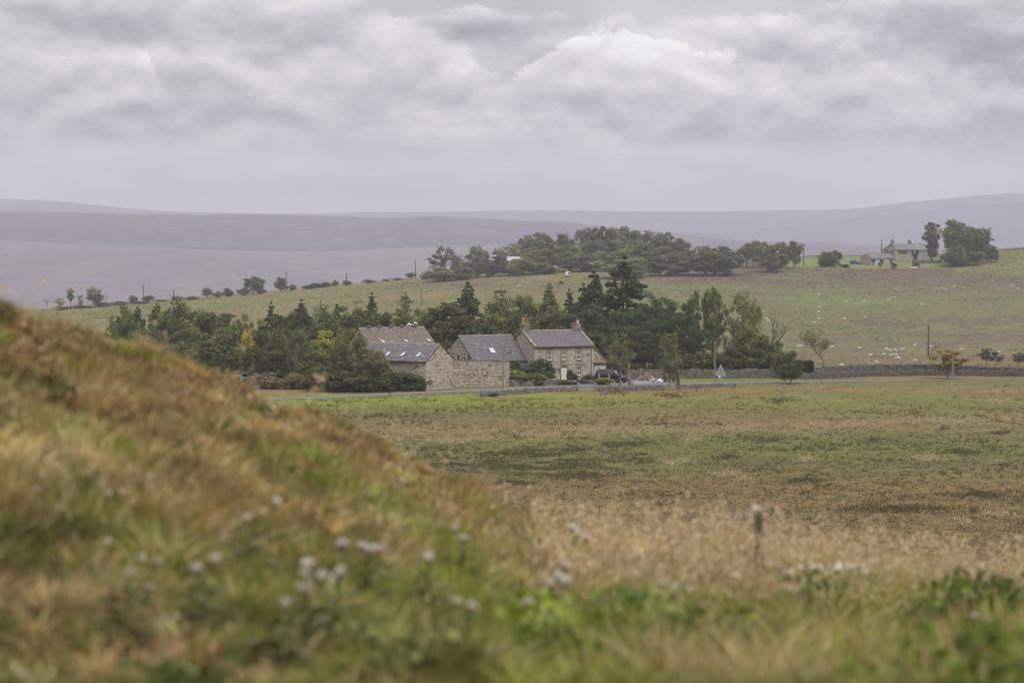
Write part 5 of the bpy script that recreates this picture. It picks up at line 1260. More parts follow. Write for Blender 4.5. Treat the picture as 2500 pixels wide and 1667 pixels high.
leafy(1310, 1440, 9, 150, 'fresh green weed right of the thistles', (.17, .23, .05), 220)
leafy(1930, 1430, 10, 120, 'small green weed at the foot of the dead stalk', (.10, .14, .045), 140)
leafy(930, 1480, 8, 200, 'grey green weed patch below the white thistle heads', (.14, .16, .07), 130)

# ------------------------------------------------------------------ grass tufts in the meadow and rushes on the hill
def meadow_tufts():
    rng = np.random.default_rng(17)
    n = 44000; px = rng.uniform(-60, 2560, n); py = 940 + (1330 - 940) * rng.random(n) ** .9
    D = 19.95 * F / (py - 600); D = np.clip(D, 165, 361)
    x = (px - 1250) / F * D; keep = np.ones(n, bool)
    # nothing grows on the road or the yard
    for i in range(len(ROAD) - 1):
        a = np.array([on_ground(*ROAD[i])[0], ROAD[i][1]]); b = np.array([on_ground(*ROAD[i + 1])[0], ROAD[i + 1][1]]); ab = b - a
        t = np.clip(((x - a[0]) * ab[0] + (D - a[1]) * ab[1]) / (ab @ ab), 0, 1); keep &= np.hypot(x - a[0] - t * ab[0], D - a[1] - t * ab[1]) > 3.0
    keep &= ~((D > 340) & (px > 1220) & (px < 1640))
    verge = (D > 319) & (px > 600)
    keep &= ~(verge & (rng.random(n) < .85) & ~((px > 850) & (px < 1170) & (D < 326)))
    x, D = x[keep], D[keep]; z = ground(x, D); _, py = to_px(x, D, z)
    col = zone(x, D, z); n1 = fbm(x, D, 6, 3, 91); n2 = fbm(x, D, 14, 3, 92)
    dark = (rng.random(len(x)) < .10 + .3 * smooth(.55, .7, n1)); pale = rng.random(len(x)) < .16 + .3 * smooth(.56, .7, n2)
    col = np.where(dark[:, None], col * .55, col); col = np.where((pale & ~dark)[:, None], np.array([.36, .27, .165]) * .6 + col * .5, col)
    H = rng.uniform(.10, .26, len(x)) * (1 + 1.0 * smooth(.52, .7, n1))
    px_, _ = to_px(x, D, z)
    long_ = np.exp(-((py - 951) / 9.0) ** 2) * (px_ > 1150); H *= (1 + .8 * long_)
    per = 6; P = np.repeat(np.stack([x, D], 1), per, 0) + rng.normal(size=(len(x) * per, 2)) * .16; zz = ground(P[:, 0], P[:, 1]) - .03
    C = np.repeat(col, per, 0) * rng.uniform(.7, 1.35, (len(x) * per, 1))
    o = blades('meadow_grass', np.column_stack([P, zz]), np.repeat(H, per) * rng.uniform(.6, 1.2, len(P)), rng.uniform(.07, .15, len(P)), C, rng, .45, .3, 1)
    tag(o, 'rough tussocky grass of the meadow between the hillside and the farm', 'grass', kind='stuff')
    # hummocky dark sedge patch
    n = 1500; px = 1300 + rng.normal(size=n) * 120; py = 1123 + rng.normal(size=n) * 17 + (px - 1300) * .02; D = 20.6 * F / (py - 600); x = (px - 1250) / F * D; w = fbm(x, D, 2.5, 2, 5) > .54
    px2 = rng.uniform(1000, 2500, 420); py2 = rng.choice([1077, 1068, 1095, 1150, 1240, 1265, 1040], 420) + rng.normal(size=420) * 4; D2 = 20.6 * F / (py2 - 600); x2 = (px2 - 1250) / F * D2; w2 = fbm(x2, D2, 9, 2, 15) > .56
    x = np.concatenate([x[w], x2[w2]]); D = np.concatenate([D[w], D2[w2]])
    per = 16; P = np.repeat(np.stack([x, D], 1), per, 0) + rng.normal(size=(len(x) * per, 2)) * .24; zz = ground(P[:, 0], P[:, 1]) - .03
    C = np.tile([.125, .125, .055], (len(P), 1)) * rng.uniform(.6, 1.5, (len(P), 1))
    o = blades('sedge_hummocks', np.column_stack([P, zz]), rng.uniform(.14, .34, len(P)), rng.uniform(.08, .15, len(P)), C, rng, .6, .4, 1)
    tag(o, 'dark green hummocks of sedge in the middle of the meadow', 'sedge', kind='stuff')
    for nm, lb, cl, spots in (('rush_patches', 'dark elongated rush patches lying across the meadow', (.115, .098, .055), [(1548, 1081, 60), (1407, 1094, 30), (1489, 1086, 25), (1776, 1108, 32), (1874, 1071, 35), (2132, 1071, 22), (2350, 1098, 50), (1965, 1162, 50), (2440, 1055, 25), (1250, 1165, 60), (1640, 975, 40), (1500, 968, 30), (1900, 985, 35), (2200, 1220, 60), (1700, 1240, 50), (2400, 1190, 50), (1420, 1150, 90)]),
                               ('pale_grass_patches', 'pale straw clumps scattered in the meadow', (.46, .36, .23), [(1649, 1119, 42), (1797, 1151, 46), (1970, 1115, 25), (2265, 1111, 30), (2432, 1233, 30), (2350, 1247, 20), (1686, 1070, 16), (1983, 955, 22), (1480, 1050, 70), (1330, 1062, 60), (1800, 1045, 80), (2050, 1038, 70), (2300, 1030, 80), (1120, 1075, 70), (2440, 985, 30)])):
        PX = []; 
        for (a, b_, w_) in spots:
            k_ = int(w_ * (2.2 if nm[0] == 'r' else 3.5)); u_ = rng.normal(size=k_); PX.append(np.column_stack([a + u_ * w_ * .55, b_ + rng.normal(size=k_) * 3.2 + np.sin(u_ * 2.1 + a) * 2.2]))
        PX = np.concatenate(PX); D = 20.5 * F / (PX[:, 1] - 600); x = (PX[:, 0] - 1250) / F * D
        per = 5; P = np.repeat(np.stack([x, D], 1), per, 0) + rng.normal(size=(len(x) * per, 2)) * .2; zz = ground(P[:, 0], P[:, 1]) - .03
        o = blades(nm, np.column_stack([P, zz]), rng.uniform(.16, .42, len(P)), rng.uniform(.07, .13, len(P)), np.tile(cl, (len(P), 1)) * rng.uniform(.6, 1.4, (len(P), 1)), rng, .5, .3, 1)
        tag(o, lb, 'grass', kind='stuff')
    # rushes on the far slopes
    n = 46000; px = rng.uniform(0, 2560, n); D = 430 + (1045 - 430) * rng.random(n) ** .6; x = (px - 1250) / F * D; z = ground(x, D); _, py = to_px(x, D, z)
    n1 = fbm(x, D, 22, 4, 111); n3 = fbm(x, D, 70, 3, 31)
    dens = .25 + .75 * smooth(.48, .62, n1) ; heath = smooth(712, 690, py) * smooth(1560, 1680, px); lawn = (py < 657) & (px > 1900) & (px < 2360) & (D > 900)
    keep = (rng.random(n) < np.maximum(dens * .7, heath)) & ~lawn; x, D, z = x[keep], D[keep], z[keep]; heath = heath[keep]; n1 = n1[keep]
    base = zone(x, D, z); C0 = base * (.72 + .3 * rng.random((len(x), 1))); C0 = C0 * (1 - heath[:, None] * .6) + np.array([.135, .105, .08]) * heath[:, None] * .6
    per = 4; P = np.repeat(np.stack([x, D], 1), per, 0) + rng.normal(size=(len(x) * per, 2)) * .35; zz = ground(P[:, 0], P[:, 1]) - .05
    C = np.repeat(C0, per, 0) * rng.uniform(.7, 1.35, (len(P), 1))
    o = blades('rushes', np.column_stack([P, zz]), rng.uniform(.2, .45, len(P)), rng.uniform(.2, .4, len(P)), C, rng, .5, .3, 1)
    tag(o, 'clumps of rush and dead bracken scattered over the far pasture slopes', 'rushes', kind='stuff')
meadow_tufts()
# ------------------------------------------------------------------ drystone walls
def drystone(label, pts, h, th=.45, seed=1, base=(.20, .175, .155), st=(.22, .5), ch=.2, jag=.12, cope=True, gaps=None):
    r = random.Random(seed); P = [on_ground(a, b) for a, b in pts]
    root = empty('drystone_wall', P[0]); tag(root, label, 'wall', 'drystone walls'); o0 = P[0]
    core = MB(); f = MB(); c = MB(); n = 0
    for i in range(len(P) - 1):
        A, B = P[i], P[i + 1]; d = B - A; d.z = 0; L = d.length; U = d.normalized(); N = Vector((U.y, -U.x, 0))
        m = max(1, int(L / 2.5))
        for k in range(m):
            a = A + d * (k / m); e = A + d * ((k + 1) / m); a.z = G(a.x, a.y); e.z = G(e.x, e.y); l = (Vector((e.x, e.y, 0)) - Vector((a.x, a.y, 0))).length
            S = Vector((0, 0, 1)); ha, he = h * r.uniform(.93, 1.06), h * r.uniform(.93, 1.06)
            W = (e - a) / l
            q = [a - o0 - S * .4 - N * (th / 2 - .04), e - o0 - S * .4 - N * (th / 2 - .04), e - o0 - S * .4 + N * (th / 2 - .04), a - o0 - S * .4 + N * (th / 2 - .04)]
            core.hexa(q[::-1] + [p + S * (.4 + ha - .05) for p in q][::-1], (.07, .06, .055))
            stones_panel(f, r, a - o0 + N * (th / 2 - .04), W, S, N, l, -.2, h, lambda u: ha + (he - ha) * u / l, (), ch, st, base, .06, .32, .2)
            if cope:
                u = 0
                while u < l:
                    w = r.uniform(.10, .26); p = a - o0 + W * u; hh = r.uniform(.14, .14 + jag); tz = ha + (he - ha) * u / l - .03; tl = r.uniform(-.06, .06)
                    v = [p + N * (th * .52), p + W * (w * .85) + N * (th * .52), p + W * (w * .85) - N * (th * .52), p - N * (th * .52)]
                    lo_ = [x_ + S * tz for x_ in v]; hi = [x_ + S * (tz + hh * r.uniform(.75, 1.1)) + W * tl for x_ in v]
                    c.hexa(lo_[::-1] + hi[::-1], stone_col(r, tuple(b_ * 1.1 for b_ in base), .35, .15)); u += w
    core.build('wall_core', M['mortar'], root); tag(f.build('wall_stones', M['stone'], root), kind='stuff')
    if cope: tag(c.build('coping_stones', M['stone'], root), kind='stuff')
    return root
drystone('long low drystone wall in front of the road, from the leaning post to the field gate', [(1174, 321), (1240, 325), (1320, 329), (1411, 332.5)], .50, seed=1, jag=.08)
drystone('drystone wall right of the field gate, with the forked tree growing over it', [(1455, 331.5), (1520, 332), (1600, 333.5), (1622, 334)], .56, seed=2, jag=.06)
drystone('tumbled low drystone wall between the hurdle and the fence posts', [(1652, 336), (1720, 339), (1795, 342)], .34, seed=3, jag=.10)
drystone('garden wall of the farmhouse, joined to the tall yard wall', [(1245, 342), (1300, 343.2), (1350, 344.4)], .88, .4, seed=4, base=(.21, .19, .17), jag=.05)
drystone('low garden wall below the front door, half hidden by plants', [(1352, 345), (1400, 345.6), (1452, 346)], .55, .4, seed=5, base=(.23, .20, .17), jag=.05)
drystone('rough stone wall with a heap of pale stones, behind the traffic cone', [(1535, 357), (1585, 358.5), (1640, 360)], 1.25, .5, seed=6, base=(.19, .155, .14), jag=.25)
drystone('drystone wall below the pine belt, behind the road sign', [(1640, 360), (1720, 361), (1800, 361.5), (1905, 361)], 1.15, .5, seed=7, base=(.17, .148, .13), jag=.2)
drystone('nearer of the two field walls, starting at the gatepost by the clipped hedge', [(1948, 358.5), (2010, 360.5), (2060, 364), (2150, 369), (2260, 371), (2370, 371), (2480, 369), (2640, 366)], .70, .5, seed=8, base=(.13, .12, .11), jag=.16)
drystone('farther of the two field walls, along the foot of the sheep pasture', [(1984, 377), (2060, 384), (2150, 393), (2230, 396), (2300, 394), (2350, 388), (2430, 383), (2640, 378)], .8, .5, seed=9, base=(.13, .12, .11), jag=.16)
# heap of stones behind the cone
rt = on_ground(1578, 356.3); root = empty('stone_heap', rt); tag(root, 'heap of pale loose stones against the wall behind the traffic cone', 'stones'); r = random.Random(5)
b = MB()
for i in range(70):
    t_ = r.random(); hx = r.gauss(0, .75); hz = max(0, .95 - abs(hx) * .6) * r.random(); s_ = r.uniform(.1, .24)
    b.box(hx - s_, r.uniform(-.5, .3) - s_, hz - .1, hx + s_, s_ + r.uniform(-.3, .2), hz + s_ * 1.1, stone_col(r, (.34, .28, .245), .3, .1), .05, r)
tag(b.build('loose_stones', M['stone'], root), kind='stuff')

# ------------------------------------------------------------------ posts, gate, hurdle
M['stonegrey'] = flat_mat('grey_stone', (.25, .245, .24), .9, .2, nscale=5, namp=.3)
def post(px, D, h, label, w=.12, lean=0, mat='wood', name='fence_post', cat='post', group=None, c=(.2, .18, .15)):
    p = on_ground(px, D); b = MB(); b.bar((0, 0, -.3), (lean, 0, h), w, w * .9); o = b.build(name, M[mat]); o.location = p; tag(o, label, cat, group); return o
post(1172.5, 320.8, 1.0, 'short post at the left end of the long low wall', .16)
o = post(1166, 320.5, .8, 'leaning stay propped against the end post of the low wall', .09, .55, name='stay')
post(1163, 326.5, .6, 'small stake in the grass left of the leaning stay', .08); post(1109, 326, .55, 'small stake in the grass before the yard wall', .08); post(1147, 327, .6, 'small stake right of the one before the yard wall', .08); post(1130, 326.5, .45, 'shortest stake in the long grass before the yard wall', .07)
post(952, 322, .55, 'dark stake at the road edge below the low barn', .14, mat='wood_dark'); post(865, 330.5, 1.6, 'thin pale post in front of the dark shrubs', .08)
post(1237, 324.4, .9, 'leaning stake on the wall by the utility pole', .1, .15)
post(1412, 332.2, 1.15, 'stone gatepost left of the field gate', .3, mat='stonegrey', name='gatepost', cat='gatepost'); post(1453.5, 331.4, 1.2, 'grey gatepost right of the field gate', .26, mat='stonegrey', name='gatepost', cat='gatepost')
post(1463, 347.2, 1.45, 'left of the two stone gate pillars before the black car', .24, mat='stonegrey', name='gate_pillar', cat='pillar'); post(1487.5, 347.2, 1.45, 'right of the two stone gate pillars before the black car', .26, mat='stonegrey', name='gate_pillar', cat='pillar')
post(1949, 358, 1.2, 'pale stone gatepost at the left end of the nearer field wall', .22, mat='stonegrey', name='gatepost', cat='gatepost')
def gate(pa, pb, D, h, label, bars=6, name='field_gate'):
    A = on_ground(pa, D); B = on_ground(pb, D); d = B - A; L = math.hypot(d.x, d.y); root = empty(name, A, math.atan2(d.y, d.x)); tag(root, label, 'gate')
    for i in range(bars):
        z = .14 + (h - .14) * (i / (bars - 1)) ** 1.15; b = MB(); b.tube([(0, 0, z), (L, 0, z)], .024, 5, (.5, .5, .5)); b.build('bar', M['galv'], root)
    for q in (0.02, L / 2, L - .02):
        b = MB(); b.tube([(q, .0, .1), (q, .0, h + .02)], .03, 5); b.build('upright', M['galv'], root)
    b = MB(); b.bar((0.05, .03, .15), (L * .48, .03, h), .03); b.build('brace', M['galv'], root)
gate(1415, 1451, 331.7, 1.0, 'grey metal field gate between the two low walls')
gate(1624, 1648, 335, .75, 'small metal hurdle closing the gap in the low wall', 5, 'hurdle')
for i, (px, D, h) in enumerate([(1812, 343, .8), (1828, 343.4, .8), (1846, 343.8, .75), (1862, 344, .8), (1878, 344.4, .8), (1897, 345, .8), (1968, 350, .7), (1985, 350.3, .7), (2006, 350.6, .6)]):
    post(px, D, h, ('fence post in the overgrown gap left of the cone shaped tree, ' if i < 6 else 'grey stake right of the cone shaped tree, ') + ORD[i if i < 6 else i - 6], .09, 0, 'wood', 'fence_post', 'post', 'roadside fence posts')
for i, (px, D) in enumerate([(1616, 905), (1622, 903), (1628, 900), (1637, 899), (1646, 897), (1655, 896)]):
    post(px, D, 1.2, 'pale fence post below the hilltop wood, ' + ORD[i], .2, 0, 'galv', 'fence_post', 'post', 'far fence posts')

# ------------------------------------------------------------------ utility poles
def pole(px, top, D, label, arm=True, w=.26, mat='wood'):
    p = on_ground(px, D); t_ = ray(px, top, D); h = t_.z - p.z; root = empty('utility_pole', p, .3); tag(root, label, 'pole', 'utility poles')
    b = MB(); b.tube([(0, 0, -.5), (0, 0, h * .5), (0, 0, h)], [w / 2, w * .45, w * .36], 8, (.22, .20, .18)); b.build('pole', M[mat], root)
    if arm:
        b = MB(); b.box(-.55, -.06, h - .5, .55, .06, h - .38); b.build('crossarm', M[mat], root)
        for q in (-.45, 0, .45):
            b = MB(); b.tube([(q, 0, h - .38), (q, 0, h - .2)], .05, 6, (.5, .5, .5)); b.build('insulator', M['galv'], root)
    else:
        b = MB(); b.box(-.12, -.2, h - .35, .12, -.1, h - .15); b.build('insulator_bracket', M['galv'], root)
M['polewood'] = flat_mat('grey_pole_wood', (.235, .215, .18), .95, .1, nscale=3, namp=.25)
pole(1227.5, 834, 334.8, 'brown utility pole in front of the yard wall', False, .26, 'polewood')
pole(1745, 832, 350.5, 'pale straight pole left of the road sign', False, .24, 'polewood')
pole(2326, 849, 356.5, 'pale pole beside the yellowing hawthorn', False, .22, 'polewood')
pole(2266, 793, 600, 'dark pole in the sheep pasture with a bare bush at its foot', True, .42, 'wood_dark')
for px, top, D, lb in ((351, 697, 1012, 'pole on the left ridge among small dark trees'), (424, 708, 1015, 'short pole on the left ridge'), (638, 679, 1030, 'pole right behind the broad dark ridge tree'), (699, 663, 1026, 'pole beside the egg shaped tree'), (846, 667, 1026, 'pole on the ridge left of the hilltop wood'), (1015, 636, 1030, 'pole beside the flat topped ridge tree'), (1048, 649, 1030, 'pole at the left end of the hilltop wood'), (1962, 602, 975, 'pole on the ridge right of the hilltop wood'), (2152, 585, 992, 'pole beside the far outbuilding')):
    pole(px, top, D, lb, True, .38, 'wood_dark')
for px, top, D, lb in ((1029, 702, 820, 'thin pole on the rough pasture above the barns'), (981, 690, 850, 'faint thin pole above the tiled barn'), (1264, 672, 905, 'thin pole with a sheep at its foot'), (783, 727, 820, 'thin pole on the pasture behind the copse'), (215, 716, 1000, 'thin pole at the far left of the ridge')):
    pole(px, top, D, lb, False, .24, 'wood_dark')

# ------------------------------------------------------------------ road sign seen from behind
p = on_ground(1759.5, 350.2); root = empty('road_sign', p, -.05); tag(root, 'grey back of a triangular road sign with plate on two posts', 'sign')
b = MB(); b.prism([(-.72, 0, 1.35), (.72, 0, 1.35), (.06, 0, 2.62), (-.06, 0, 2.62)], (0, .03, 0), (.33, .36, .37)); b.build('triangle_plate', M['galv'], root)
b = MB(); b.box(-.72, 0, 1.0, .72, .03, 1.32); b.build('lower_plate', M['galv'], root)
for q in (-.1, .16):
    b = MB(); b.tube([(q, -.06, -.3), (q, -.06, 2.3)], .045, 6); b.build('post', M['galv'], root)
b = MB(); b.box(-.5, -.02, 1.75, .5, -.002, 1.81); b.box(-.6, -.02, 1.45, .6, -.002, 1.51); b.build('stiffener', M['galv'], root)
p = on_ground(1756.5, 348.8); root = empty('marker_post', p); tag(root, 'thin post with a small white disc, in front of the road sign', 'post')
b = MB(); b.tube([(0, 0, -.2), (0, 0, .9)], .03, 5); b.build('post', M['galv'], root)
b = MB(); b.tube([(0, -.05, .95), (0, -.02, .95)], .17, 14); b.build('disc', M['white_paint'], root)
# ------------------------------------------------------------------ traffic cone, white sack
p = on_ground(1595, 350.2); root = empty('traffic_cone', p); tag(root, 'red and white traffic cone on a black base beside the road', 'traffic cone')
b = MB(); b.box(-.24, -.24, .0, .24, .24, .07); b.build('base', M['dark'], root)
M['cone_red'] = flat_mat('faded_red', (.42, .09, .07), .6, .3); M['cone_white'] = flat_mat('reflective_white', (.8, .8, .78), .5, .3)
for z0, z1, m_ in ((.07, .36, 'cone_red'), (.36, .66, 'cone_white'), (.66, .80, 'cone_white')):
    b = MB(); rr = lambda z: .19 - .19 * z; b.tube([(0, 0, z0), (0, 0, z1)], [rr(z0), rr(z1)], 12); b.build('sleeve', M[m_], root)
p = on_ground(1615, 349.6); r = random.Random(3)
bm_ = bmesh.new(); bmesh.ops.create_icosphere(bm_, subdivisions=3, radius=.45)
for v in bm_.verts:
    c = v.co.copy(); v.co.x *= 1.45 + .2 * mnoise.noise(c * 3); v.co.y *= .7; v.co.z = max(-.25, c.z * (.75 + .5 * mnoise.noise(c * 4 + Vector((3, 1, 2))) - .28 * c.x)) + .12 * (-c.x)
me = bpy.data.meshes.new('sack'); bm_.to_mesh(me); bm_.free(); me.materials.append(M['white_paint']); o = bpy.data.objects.new('builders_sack', me); link(o); o.location = p + Vector((0, 0, .25)); tag(o, 'crumpled white builders sack lying on the verge near the cone', 'sack')

# ------------------------------------------------------------------ cars
M['tyre'] = flat_mat('tyre', (.012, .012, .013), .85, .2); M['rim'] = flat_mat('dark_alloy', (.10, .10, .11), .4, .5, metal=.6)
M['car_glass'] = flat_mat('car_glass', (.015, .016, .02), .06, .9); M['plate'] = flat_mat('number_plate', (.75, .75, .74), .4, .4); M['lens'] = flat_mat('headlight_lens', (.45, .47, .5), .1, .9)
def car(label, loc, rz, body=(.006, .007, .013), L=4.95, Wd=2.0, Hh=1.85, group=None, suv=True, low=False, name='parked_car'):
    root = empty(name, loc, rz); tag(root, label, 'car' if name != 'van' else 'van', group)
    m = flat_mat('car_paint_' + str(len(bpy.data.materials)), body, .3, .4); m.node_tree.nodes['Principled BSDF'].inputs['Coat Weight'].default_value = .2
    # stations from the tail (x=0) to the nose: x, sill z, belt z, belt half width, roof z, roof half width
    S = [(0, .50, 1.10, .86, 1.12, .8), (.05, .42, 1.15, .93, 1.25, .8), (.22, .32, 1.17, .97, 1.72, .74), (.5, .30, 1.17, .99, 1.82, .74), (1.4, .28, 1.17, 1.0, 1.85, .74), (2.4, .28, 1.16, 1.0, 1.83, .73), (2.95, .28, 1.15, 1.0, 1.74, .71), (3.3, .28, 1.14, .99, 1.50, .74), (3.72, .28, 1.12, .98, 1.16, .82), (4.2, .30, 1.06, .96, 1.09, .78), (4.65, .34, .99, .92, 1.01, .72), (4.88, .40, .86, .84, .90, .66), (4.95, .50, .74, .76, .76, .6)]
    kx, ky, kz = L / 4.95, Wd / 2.0, Hh / 1.85; b = MB(); vs = []
    for (x, zs_, zb, hw, zr, rw) in S:
        ring = [(-hw * .92, zs_), (-hw, zs_ + .2), (-hw, zb - .12), (-hw * .965, zb), (-rw, zr - .02), (-rw * .85, zr), (0, zr + .015), (rw * .85, zr), (rw, zr - .02), (hw * .965, zb), (hw, zb - .12), (hw, zs_ + .2), (hw * .92, zs_)]
        vs += [((x - 2.475) * kx, y * ky, z * kz) for y, z in ring]
    n = 13; fs = []
    for i in range(len(S) - 1):
        for k in range(n): q = (k + 1) % n; fs.append((i * n + k, i * n + q, (i + 1) * n + q, (i + 1) * n + k))
    fs.append(tuple(range(n))); fs.append(tuple((len(S) - 1) * n + k for k in range(n))[::-1]); b.add(vs, [f_[::-1] for f_ in fs]); b.build('body', m, root)
    def Pt(x, y, z): return Vector(((x - 2.475) * kx, y * ky, z * kz))
    for s_ in (-1, 1):
        for x0, x1 in ((.45, 1.2), (1.26, 2.2), (2.26, 3.12)):
            b = MB(); zt0, zt1 = 1.72, (1.72 if x1 < 3 else 1.52); q = [Pt(x0, s_ * .975, 1.22), Pt(x1, s_ * .975, 1.22), Pt(x1, s_ * .80, zt1), Pt(x0, s_ * .775, zt0)]
            off = Vector((0, s_ * .02, .01)); b.prism([p_ + off for p_ in q], (0, -s_ * .03, 0)); b.build('side_window', M['car_glass'], root)
        b = MB(); b.hexa([Pt(3.2, s_ * .99, 1.16), Pt(3.34, s_ * .99, 1.16), Pt(3.34, s_ * 1.16, 1.16), Pt(3.2, s_ * 1.16, 1.16), Pt(3.2, s_ * .99, 1.34), Pt(3.34, s_ * .99, 1.34), Pt(3.34, s_ * 1.16, 1.34), Pt(3.2, s_ * 1.16, 1.34)]); b.build('wing_mirror', m, root)
        b = MB(); b.hexa([Pt(4.60, s_ * .58, .80), Pt(4.93, s_ * .58, .76), Pt(4.78, s_ * .90, .76), Pt(4.60, s_ * .94, .80), Pt(4.60, s_ * .58, .95), Pt(4.90, s_ * .58, .91), Pt(4.76, s_ * .885, .91), Pt(4.60, s_ * .93, .95)]); b.build('headlight', M['lens'], root)
        b = MB(); b.hexa([Pt(-.02, s_ * .6, .95), Pt(.1, s_ * .6, .95), Pt(.1, s_ * .95, .95), Pt(-.02, s_ * .86, .95), Pt(-.02, s_ * .6, 1.1), Pt(.1, s_ * .6, 1.1), Pt(.1, s_ * .95, 1.1), Pt(-.02, s_ * .86, 1.1)]); b.build('tail_light', M['cone_red'], root)
        for x in (.95, 3.95):
            b = MB(); b.tube([Pt(x, s_ * .80, .38 / kz), Pt(x, s_ * 1.015, .38 / kz)], .38, 18); w = b.build('wheel', M['tyre'], root)
            b = MB(); b.tube([Pt(x, s_ * 1.016, .38 / kz), Pt(x, s_ * 1.03, .38 / kz)], .25, 14); b.build('rim', M['rim'], w)
    b = MB(); q = [Pt(3.02, -.70, 1.70), Pt(3.02, .70, 1.70), Pt(3.70, .84, 1.18), Pt(3.70, -.84, 1.18)]; nn = Vector((.5, 0, .8)).normalized() * .035; b.prism([p_ + nn * 1.6 for p_ in q], -nn); b.build('windscreen', M['car_screen'], root)
    b = MB(); b.hexa([Pt(4.80, -.5, .64), Pt(4.965, -.5, .64), Pt(4.965, .5, .64), Pt(4.80, .5, .64), Pt(4.80, -.5, .86), Pt(4.93, -.5, .86), Pt(4.93, .5, .86), Pt(4.80, .5, .86)]); b.build('grille', M['tyre'], root)
    b = MB(); b.box((4.97 - 2.475) * kx, -.27, .57 * kz, (4.99 - 2.475) * kx, .27, .70 * kz); b.build('number_plate', M['plate'], root)
    return root
M['car_screen'] = flat_mat('windscreen_reflecting_sky', (.10, .105, .12), .10, 1.0)
p = on_ground(1495, 350.6); p.z += .05
car('black estate style off-road car parked before the pale green garage door', p, math.radians(-33))
p = on_ground(2088.5, 975); car('small blue car parked left of the far outbuilding', p, math.radians(-20), (.03, .06, .28), 4.3, 1.8, 1.75)
CARS = 'cars glimpsed between the copse trunks'
for i, (px, D, rz, cl, lb) in enumerate([(622, 349, 10, (.6, .6, .62), 'white car glimpsed between the copse trunks, leftmost'), (660, 352, 5, (.03, .04, .08), 'dark blue car glimpsed between the copse trunks'), (690, 347, 12, (.45, .46, .48), 'silver car glimpsed between the copse trunks'), (728, 349, 8, (.6, .6, .62), 'white car glimpsed between the copse trunks, rightmost')]):
    p = on_ground(px, D); car(lb, p, math.radians(rz), cl, 4.4, 1.8, 1.5, CARS)
# livestock trailer on the far pasture
p = on_ground(1386, 950); root = empty('livestock_trailer', p, .1); tag(root, 'small white box trailer on the pasture below the hilltop wood', 'trailer')
b = MB(); b.box(-.85, -.6, .5, .85, .6, 1.9); b.prism([(-.85, -.6, 1.9), (.85, -.6, 1.9), (.75, -.5, 2.1), (-.75, -.5, 2.1)], (0, 1.1, 0)); b.build('box_body', M['white_paint'], root)
for q in (-.4, .4):
    b = MB(); b.tube([(q, -.75, .3), (q, -.62, .3)], .3, 12); b.build('wheel', M['tyre'], root)
b = MB(); b.bar((.85, 0, .5), (1.7, 0, .4), .1); b.build('drawbar', M['galv'], root)
b = MB(); b.box(.1, -.63, 1.0, .8, -.601, 1.7); b.build('side_panel', M['dark'], root)

# ------------------------------------------------------------------ garden of the farmhouse
GDN = 'garden shrubs of the farmhouse'
def shrub(px, top, w, D, col, label, var=0, dz=0):
    src = SHR[var % 3]; g0 = on_ground(px, D); tp = ray(px, top, D); h = max(tp.z - g0.z, .3); wm = w / F * D
    t_ = copy_thing(src, g0, random.Random(px).uniform(0, 6), (wm / 7, wm / 7, h / 10), tuple(q * 1.6 for q in col)); tag(t_, label, 'shrub', GDN); return t_
SHR = [bush('shrub', 301, 24, 150, .2), bush('shrub', 302, 22, 150, .2), bush('shrub', 303, 26, 140, .2)]
for o in SHR: remember(o)
shrub(1318, 876, 62, 346.2, (.040, .070, .030), 'large rounded dark green shrub against the farmhouse corner', 0)
shrub(1262, 880, 40, 345.8, (.045, .075, .032), 'dark ivy green shrub beside the tall yard wall', 1)
shrub(1285, 892, 60, 345.6, (.075, .08, .06), 'greyish twiggy shrub between the two dark green ones', 2)
shrub(1268, 902, 58, 343.6, (.16, .17, .05), 'yellow green shrub above the garden wall', 0); shrub(1304, 909, 56, 343.9, (.13, .135, .05), 'olive green shrub right of the yellow green one', 1)
shrub(1331, 915, 34, 345.3, (.06, .08, .035), 'low dark shrub at the foot of the large rounded one', 2)
shrub(1392, 902, 18, 348.4, (.055, .075, .04), 'slim climbing plant between front door and lower window', 2); shrub(1402, 912, 24, 347.8, (.085, .085, .05), 'wispy plant right of the climbing one', 1)
shrub(1433, 914, 24, 347.5, (.06, .075, .035), 'clipped round bush under the right end of the house', 0); shrub(1474, 921, 42, 345.6, (.17, .19, .05), 'bright yellow green bush in front of the black car', 1)
shrub(1375, 926, 50, 345.9, (.12, .115, .05), 'low olive plants along the path wall', 0); shrub(1418, 926, 40, 346.1, (.10, .10, .055), 'low dull plants under the right lower window', 2)
shrub(1205, 958, 24, 321.6, (.075, .09, .055), 'small nettle clump at the foot of the long low wall', 0)
for o in SHR:
    for ch in KIDS[o.name]: bpy.data.objects.remove(ch)
    bpy.data.objects.remove(o)
# wheelie bins
for px, c, lb in ((1450, (.05, .055, .08), 'dark blue wheelie bin beside the garage door'), (1455.5, (.025, .025, .03), 'black wheelie bin next to the blue one')):
    p = on_ground(px, 349.0); root = empty('wheelie_bin', p, .3); tag(root, lb, 'bin'); b = MB()
    b.hexa([(-.24, -.24, .05), (.24, -.24, .05), (.24, .24, .05), (-.24, .24, .05), (-.29, -.3, 1.0), (.29, -.3, 1.0), (.29, .3, 1.0), (-.29, .3, 1.0)], c); b.build('body', M['paint'], root)
    b = MB(); b.box(-.31, -.33, 1.003, .31, .33, 1.07, c); b.build('lid', M['paint'], root)
